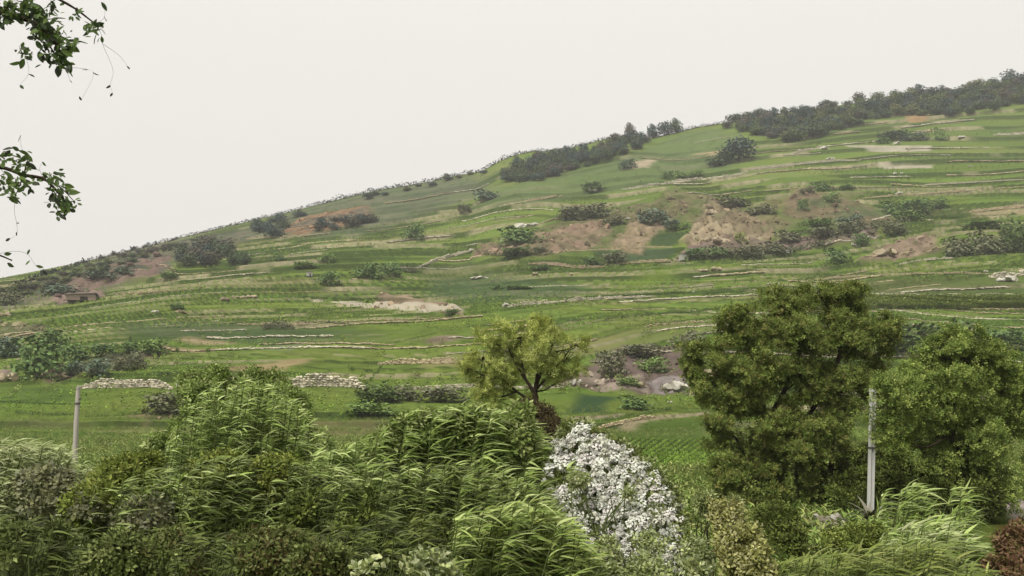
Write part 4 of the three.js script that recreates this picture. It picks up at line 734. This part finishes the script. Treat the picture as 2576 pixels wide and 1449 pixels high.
canes('cane_clump', 'green canes on the shoulder of the bramble hump', 'canes', 'canes along the bramble hump', [[390, 1150], [450, 1060], [490, 985], [560, 955], [670, 955], [745, 1010], [815, 1125]], 14.6, 85, { stems: 24, leaves: 16, len: 0.36, wid: 0.045, colors: FRESH, ragged: 44, fill: 150 });
canes('cane_clump', 'fresh green tall canes left of white shrub', 'canes', 'tall canes left of the white shrub', [[780, 1145], [880, 1116], [960, 1080], [1000, 1048], [1110, 1022], [1290, 1040], [1345, 1080], [1385, 1160]], 12.6, 75, { stems: 36, leaves: 24, len: 0.42, wid: 0.052, colors: FRESH, ragged: 34, fill: 240, deep: 0.7 });
shrub('leafy_shrub', 'bushy growth with round leaves amid the tall canes', 'bush', [[1060, 1090, 70, 40, 12.3, 420], [1180, 1080, 70, 40, 12.3, 420], [1300, 1110, 50, 50, 12.2, 380], [960, 1120, 60, 30, 12.2, 280], [1315, 1058, 36, 24, 12.4, 260]], { leaf: 'oval', size: 0.13, colors: cols([120, 136, 76], [104, 120, 62], [142, 150, 100]), gap: 0.44 });
canes('cane_clump', 'olive green canes in middle of left foreground', 'canes', 'canes in the middle of the left foreground', [[230, 1215], [330, 1190], [450, 1165], [560, 1150], [800, 1165], [1000, 1170], [1200, 1160], [1350, 1205], [1420, 1290]], 11, 95, { stems: 30, leaves: 22, len: 0.38, wid: 0.046, colors: [...FRESH, ...DARK], ragged: 50, fill: 240 });
shrub('leafy_shrub', 'olive green leafy shrub below the wooden pole', 'bush', [[330, 1220, 90, 60, 11.6, 1000], [440, 1190, 80, 50, 11.8, 800], [560, 1220, 90, 60, 11.2, 900], [250, 1280, 80, 50, 11, 600], [690, 1210, 70, 50, 11, 500]], { leaf: 'oval', size: 0.11, colors: cols([104, 116, 48], [88, 100, 42], [124, 130, 66]), gap: 0.42 });
shrub('leafy_shrub', 'greyish brown-green shrub left of the olive shrub', 'bush', [[120, 1250, 90, 60, 11.4, 700], [200, 1310, 70, 40, 10.8, 450], [360, 1310, 60, 40, 10.6, 300]], { leaf: 'round', size: 0.11, colors: cols([120, 120, 88], [100, 104, 70], [140, 142, 112]), gap: 0.43 });
canes('cane_clump', 'dark green canes along bottom left', 'canes', 'dark canes along the bottom left', [[-60, 1300], [120, 1320], [300, 1350], [420, 1310], [560, 1350], [700, 1290], [820, 1330], [960, 1290], [1100, 1300]], 9, 120, { stems: 26, leaves: 19, len: 0.32, wid: 0.042, colors: DARK, ragged: 70, fill: 160 });
shrub('leafy_shrub', 'dark leafy shrub at bottom left corner', 'bush', [[40, 1390, 90, 50, 8.2, 600], [150, 1420, 90, 40, 7.8, 520], [290, 1405, 80, 50, 8, 560], [90, 1340, 60, 30, 8.8, 260]], { leaf: 'oval', size: 0.085, colors: cols([92, 104, 54], [74, 86, 42], [128, 136, 84], [64, 72, 36]), gap: 0.45 });
shrub('leafy_shrub', 'dark mixed shrub at bottom between left corner and pale leaves', 'bush', [[440, 1400, 80, 50, 8, 520], [560, 1425, 80, 40, 7.6, 460], [690, 1400, 90, 50, 8, 560], [800, 1430, 70, 36, 7.6, 360], [620, 1340, 60, 30, 8.8, 240]], { leaf: 'oval', size: 0.085, colors: cols([88, 100, 48], [72, 84, 40], [120, 128, 78], [86, 76, 48]), gap: 0.46 });
shrub('leafy_shrub', 'shrub with grey-green leaves at bottom centre', 'bush', [[1080, 1440, 100, 26, 7.4, 420], [960, 1450, 80, 20, 7.2, 260], [1190, 1425, 70, 30, 7.4, 340], [1010, 1400, 40, 18, 7.6, 120]], { leaf: 'round', size: 0.1, colors: GREY, gap: 0.42 });
shrub('leafy_shrub', 'dark hollow shrub below tall canes', 'bush', [[880, 1370, 120, 50, 9.4, 700], [1030, 1360, 110, 50, 9.4, 600], [800, 1290, 70, 40, 10, 360], [940, 1280, 80, 36, 10, 380]], { leaf: 'oval', size: 0.1, colors: DARK, gap: 0.47 });
canes('cane_clump', 'bright green canes at foot of white shrub', 'canes', 'bright canes at the foot of the white shrub', [[1130, 1300], [1280, 1262], [1380, 1270], [1450, 1335], [1500, 1420], [1530, 1475]], 9, 65, { stems: 26, leaves: 20, len: 0.34, wid: 0.044, colors: [...FRESH, ...YELLOW], ragged: 40, fill: 150 });
shrub('weed_bush', 'grey-green weeds growing at foot of the white shrub', 'weeds', [[1600, 1432, 80, 24, 8.9, 200], [1745, 1400, 30, 30, 9.3, 160], [1560, 1448, 60, 16, 8.7, 180], [1660, 1450, 90, 18, 8.5, 240], [1740, 1440, 40, 20, 8.7, 180], [1640, 1370, 40, 20, 9.2, 90], [1530, 1390, 30, 20, 9, 90], [1520, 1330, 30, 14, 9.6, 70], [1450, 1210, 24, 12, 11, 60], [1560, 1240, 30, 10, 10.6, 60]], { leaf: 'round', size: 0.075, colors: GREY, gap: 0.38 });
shrub('weed_bush', 'olive shrub with small leaves right of the white shrub', 'bush', [[1830, 1330, 56, 56, 9.8, 850], [1880, 1390, 76, 56, 9.4, 1200], [1950, 1430, 80, 50, 9, 1000], [1830, 1430, 50, 40, 9.2, 560], [1780, 1290, 34, 24, 10.6, 240]], { leaf: 'round', size: 0.075, colors: cols([146, 146, 92], [122, 124, 68], [168, 166, 118], [104, 106, 56]), gap: 0.44, bark: darkBarkM });
shrub('weed_bush', 'pale green weeds between the white shrub and big dark tree', 'weeds', [[1760, 1266, 50, 14, 14, 320], [1810, 1276, 44, 12, 14, 240]], { leaf: 'narrow', size: 0.12, colors: GREY, gap: 0.4 });
shrub('thorn_bush', 'dark brown thorn bush between the tall canes and white shrub', 'bush', [[1378, 1130, 32, 60, 14.4, 700], [1352, 1068, 44, 40, 15, 640], [1325, 1040, 30, 24, 15.5, 260], [1388, 1210, 24, 50, 13.8, 360]], { leaf: 'narrow', size: 0.11, colors: cols([80, 70, 50], [64, 58, 42], [94, 86, 58]), gap: 0.36, bark: darkBarkM });
shrub('dry_bush', 'rusty red-brown dry bush in the lower right corner', 'bush', [[2560, 1385, 46, 44, 10.5, 800], [2600, 1340, 40, 36, 11, 420], [2530, 1440, 40, 26, 10, 360]], { leaf: 'oval', size: 0.09, colors: cols([112, 84, 66], [96, 74, 56], [108, 106, 62], [126, 100, 78]), gap: 0.38, bark: darkBarkM });
shrub('leafy_shrub', 'dark shrub at foot of big dark tree', 'bush', [[1900, 1330, 60, 36, 16, 700], [2000, 1370, 60, 40, 13, 700], [1950, 1300, 50, 30, 18, 420]], { leaf: 'oval', size: 0.1, colors: DARK, gap: 0.42 });
shrub('leafy_shrub', 'dark undergrowth shrub behind the concrete pole', 'bush', [[2150, 1240, 60, 50, 27, 700], [2260, 1220, 70, 50, 27, 800], [2340, 1260, 60, 40, 26, 600], [2470, 1250, 70, 40, 26.5, 600], [2200, 1170, 50, 50, 28, 420]], { leaf: 'oval', size: 0.18, colors: DARK, gap: 0.4 });
shrub('weed_bush', 'yellow-green weeds below the heap of pale stones', 'weeds', [[2080, 1375, 80, 30, 12, 800], [2180, 1355, 70, 26, 13, 600], [2010, 1430, 80, 30, 9.6, 620]], { leaf: 'oval', size: 0.085, colors: YELLOW, gap: 0.42 });
canes('reed_clump', 'yellow-green grass blades swept across lower right', 'grass', 'swept grass blades at the lower right', [[1960, 1415], [2080, 1392], [2200, 1378], [2330, 1370], [2420, 1410], [2540, 1470]], 9, 75, { stems: 28, leaves: 18, len: 0.4, wid: 0.032, colors: YELLOW, ragged: 34, fill: 100, wind: 1.1 });
canes('reed_clump', 'grey-green reeds arching beside the red earth', 'reeds', 'reeds beside the red earth', [[2210, 1345], [2300, 1318], [2390, 1312], [2440, 1352], [2490, 1440]], 11, 65, { stems: 24, leaves: 18, len: 0.44, wid: 0.046, colors: [...GREY, ...FRESH], ragged: 26, fill: 120, wind: 1.1 });
canes('reed_clump', 'long green reeds right of the concrete pole foot', 'reeds', 'reeds by the concrete pole', [[2215, 1225], [2290, 1215], [2380, 1230]], 20, 80, { stems: 12, leaves: 12, len: 0.7, wid: 0.065, colors: FRESH, ragged: 40, fill: 120 });

// ------------------------------------------------------------------ crops and grass
function tufts(name, label, category, spots, colors, geo = sprigs.narrow) {
  const g = new THREE.Group(), items = spots.map(([p, s]) => [orient(p, V(rr(-0.2, 0.4), 1, rr(-0.3, 0.3)), rdir(), s, s, s), tint(colors)]);
  const m = new THREE.InstancedMesh(geo, leafM, items.length); items.forEach(([mx, c], i) => { m.setMatrixAt(i, mx); m.setColorAt(i, C.setRGB(...c)); });
  m.castShadow = m.receiveShadow = true; addTop(m, name); return tag(m, label, category, null, 'stuff');
}
{ const a = [];
  for (let r = 0; r < 22; r++) for (let k = 0; k < 70; k++) { const t = k / 70, u = 1470 + r * 19 + t * 100 + rr(-1, 1), p = ground(u, 1176 - t * 72 + rr(-0.4, 0.4)); if (u < 1810) a.push([p, rr(0.17, 0.26)]); }
  tufts('crop_rows', 'rows of low dark green crop plants in field right of white shrub', 'crop', a, cols([104, 132, 54], [122, 148, 62]), sprigs.oval); }
{ const a = [];
  for (let d = 106; d < 450; d += 2.3 + d / 130) for (let x = -0.62 * d; x < 0.64 * d; x += 1.15 + d / 260) {
    const blk = vnoise(x / 42 + 7, d / 13 + 3); if (blk < 0.47) continue;
    const dd = d + 3.2 * (vnoise(x / 30, d / 40) - 0.5) + rr(-0.12, 0.12), xx = x + rr(-0.3, 0.3);
    if (P.some(p => (p.bump || p.mott === 0.25 && p.mix === 1) && inside(p, xx, -dd) > 0.4)) continue;
    a.push([V(xx, H(xx, -dd), -dd), rr(0.45, 0.75) * (0.85 + d / 500)]);
  }
  tufts('vine_rows', 'rows of low green vines planted along the terraces of the hill', 'vines', a, cols([104, 128, 48], [120, 144, 56], [96, 118, 46]), sprigs.round); }
{ const a = [];
  for (let k = 0; k < 5200; k++) { const p = ground(rr(2060, 2590), rr(752, 778)); a.push([p, rr(0.7, 1.3)]); }
  tufts('tall_crop', 'strip of tall yellow-green crop behind the big dark tree', 'crop', a, cols([116, 130, 66], [132, 140, 76], [98, 116, 58])); }
{ const a = [];
  for (let k = 0; k < 42000; k++) { const d = 13 + 115 * Math.pow(R(), 1.5), x = rr(-0.64, 0.66) * d, y = H(x, -d); if ((d < 32 && x > 0.5 * d) || inside(cropField, x, -d) > 0.4) continue; a.push([V(x, y, -d), rr(0.18, 0.42)]); }
  tufts('meadow_grass', 'rough green grass over the low ground before the hill', 'grass', a, cols([104, 124, 62], [122, 136, 76], [88, 108, 54], [136, 138, 88])); }
{ const a = [];
  for (let k = 0; k < 4500; k++) { const u = rr(-40, 2620), v = rr(300, 1000), p = ground(u, v); if (p.z < -590 || fbm(p.x / 22 + 9, p.z / 22, 2) < 0.47) continue; a.push([p, rr(0.35, 0.8) * (1 - p.z / 700)]); }
  tufts('hill_scrub', 'low tufts of scrub and weeds scattered over the terraces', 'scrub', a, cols([104, 122, 60], [120, 132, 72], [132, 134, 86], [96, 112, 56]), sprigs.oval); }

{ // loose stones on the bare ground
  const a = [], q = new THREE.Quaternion();
  for (const p of P) {
    if (!p.bump) continue;
    const n = Math.min(260, (p.x1 - p.x0) * (p.z1 - p.z0) / 14);
    for (let k = 0; k < n; k++) { const x = rr(p.x0, p.x1), z = rr(p.z0, p.z1); if (inside(p, x, z) < 0.6 || z < -592 || fbm(x / 8, z / 8, 2) < 0.42) continue; const s = rr(0.35, 0.9) * (R() < 0.12 ? 2.4 : 1) * Math.min(1.6, 0.5 - z / 350), t = rr(0.7, 1.7); a.push([M4.clone().compose(V(x, H(x, z) + s * 0.1, z), q.setFromEuler(new THREE.Euler(R(), R() * 6, R())), V(s * 1.5, s, s * 1.2)), p.c.map(c => c * t)]); }
  }
  const m = new THREE.InstancedMesh(rocks[2], std(0xffffff, { vertexColors: true }), a.length); a.forEach(([mx, c], i) => { m.setMatrixAt(i, mx); m.setColorAt(i, C.setRGB(...c)); });
  m.castShadow = m.receiveShadow = true; addTop(m, 'scree'); tag(m, 'loose broken stones lying on the bare brown scars of the hill', 'scree', null, 'stuff'); }

// ------------------------------------------------------------------ overhanging tree at the left
{
  const d = 5.2, g = new THREE.Group(), b0 = at(-560, 1449, d); b0.y = 0; g.position.copy(b0); addTop(g, 'overhanging_tree'); const L = (u, v, dz = 0) => at(u, v, d + dz).sub(b0);
  mesh('trunk', tube([V(0, -0.1, 0), V(0.05, 1.4, 0), V(0.12, 3, 0.05), V(0.3, 5.2, 0.05)], 0.16, 0.09, 9), barkM, g);
  const br = (pts, r) => mesh('branch', tube(pts.map(p => L(...p)), r, r * 0.35, 5), darkBarkM, g);
  br([[-480, 260], [-300, 80], [-120, -10], [0, 30], [90, 60], [150, 120]], 0.03); br([[-120, -10], [40, -40], [170, 10], [240, 60]], 0.014); br([[90, 60], [140, 140], [160, 170]], 0.007);
  br([[-500, 560], [-300, 440], [-140, 420], [0, 420], [60, 440], [110, 450], [160, 500]], 0.02); br([[60, 440], [70, 400]], 0.006); br([[110, 450], [150, 470], [185, 505]], 0.006); br([[60, 440], [40, 490]], 0.005);
  br([[-420, 800], [-200, 690], [-80, 640], [-10, 640], [30, 655]], 0.012);
  const lg = (() => { const p = [], ix = []; for (let i = 0; i <= 6; i++) { const y = i / 6, w = 0.24 * Math.pow(Math.sin(Math.PI * clamp(0.02 + y * 0.97)), 0.75); p.push(-w, y, 0.1 * w - 0.12 * y * y, 0, y, -0.05 - 0.12 * y * y, w, y, 0.1 * w - 0.12 * y * y); if (i) { const a = i * 3; ix.push(a - 3, a - 2, a, a - 2, a + 1, a, a - 2, a - 1, a + 1, a - 1, a + 2, a + 1); } } const q = new THREE.BufferGeometry(); q.setAttribute('position', new THREE.Float32BufferAttribute(p, 3)); q.setIndex(ix); q.computeVertexNormals(); return q; })();
  const lm = [[74, 92, 50], [62, 76, 48], [90, 108, 54], [56, 62, 48]].map(c => new THREE.MeshPhysicalMaterial({ color: fol(...c), roughness: 0.7, specularIntensity: 0.2, side: THREE.DoubleSide, transmission: 0.4, thickness: 0 })), brown = std(col(92, 48, 30));
  const leaf = (u, v, s, m) => { const l = mesh('leaf', lg, m ?? lm[Math.floor(R() * 4)], g), k = s * unit(d) * 23; const mx = orient(L(u, v, rr(-0.15, 0.15)), V(rr(-0.6, 1), rr(-1, 0.5), rr(-0.6, 0.6)), V(rr(-0.8, 0.8), rr(-0.5, 1), rr(0, 1)), k, k, k); mx.decompose(l.position, l.quaternion, l.scale); };
  const blobs = [[40, 20, 50, 28, 34], [100, 30, 40, 26, 30], [110, 80, 36, 26, 34], [140, 110, 36, 28, 34], [140, 150, 34, 18, 16], [160, 165, 14, 10, 4], [190, 38, 12, 8, 4], [60, 130, 14, 20, 6], [180, 105, 12, 14, 5], [228, 70, 20, 16, 10], [10, 40, 16, 24, 10], [55, 410, 22, 24, 12], [20, 455, 24, 22, 12], [70, 462, 26, 16, 10], [30, 490, 14, 12, 5], [8, 395, 10, 14, 5], [128, 445, 16, 14, 8], [150, 485, 28, 26, 20], [165, 515, 24, 14, 9], [145, 540, 10, 8, 3]];
  for (const [u, v, a, b, n] of blobs) for (let i = 0; i < Math.round(n * 1.08); i++) leaf(u + gauss() * a * 0.95, v + gauss() * b * 0.95, rr(0.75, 1.3) * (v < 170 ? 1.2 : 1));
  const more = [];
  for (const [u, v, a, b, n] of blobs) for (let i = 0; i < n * 2.2; i++) { const k = rr(0.5, 0.95) * unit(d) * 20; more.push([orient(L(u + gauss() * a, v + gauss() * b, rr(-0.2, 0.2)), V(rr(-0.6, 1), rr(-1, 0.5), rr(-0.6, 0.6)), V(rr(-0.8, 0.8), rr(-0.5, 1), rr(0, 1)), k, k, k), tint(cols([78, 96, 52], [60, 72, 46], [92, 112, 58]))]); }
  leaves('foliage', lg, leafM0, more, g);
  const twig = pts => mesh('twig', tube(pts.map(p => L(...p)), 0.0012, 0.0006, 3), darkBarkM, g);
  for (const [u, v, s, m] of [[262, 42, 1], [255, 5, 1.1], [258, 108, 0.8], [250, 95, 0.7], [72, 186, 0.8], [50, 214, 0.7], [220, 176, 0.8], [233, 182, 0.7], [276, 214, 0.9], [283, 234, 0.5], [320, 166, 0.6], [175, 202, 0.4, brown], [205, 253, 0.5, brown], [52, 340, 0.8], [106, 407, 0.7], [42, 562, 0.4, brown], [42, 584, 0.5, brown], [26, 600, 0.7], [10, 640, 0.9], [18, 662, 1], [70, 640, 0.7], [76, 655, 0.7], [90, 668, 0.8], [108, 680, 0.7]]) leaf(u, v, s, m);
  twig([[240, 60], [262, 45], [262, 5]]); twig([[240, 60], [256, 90], [258, 110], [285, 180], [278, 214], [284, 236]]); twig([[258, 110], [300, 140], [320, 166]]); twig([[160, 170], [205, 172], [235, 182], [205, 252]]); twig([[60, 130], [70, 160], [72, 186], [50, 214]]); twig([[160, 170], [172, 190], [176, 203]]);
  twig([[70, 400], [54, 370], [52, 340]]); twig([[110, 450], [100, 425], [106, 407]]); twig([[40, 490], [36, 530], [42, 562], [42, 590], [26, 600]]); twig([[-10, 640], [40, 632], [70, 640], [90, 668], [110, 682]]);
  tag(g, 'overhanging leafy branches of a near tree entering at upper left', 'tree');
}
renderer.render(scene, camera);
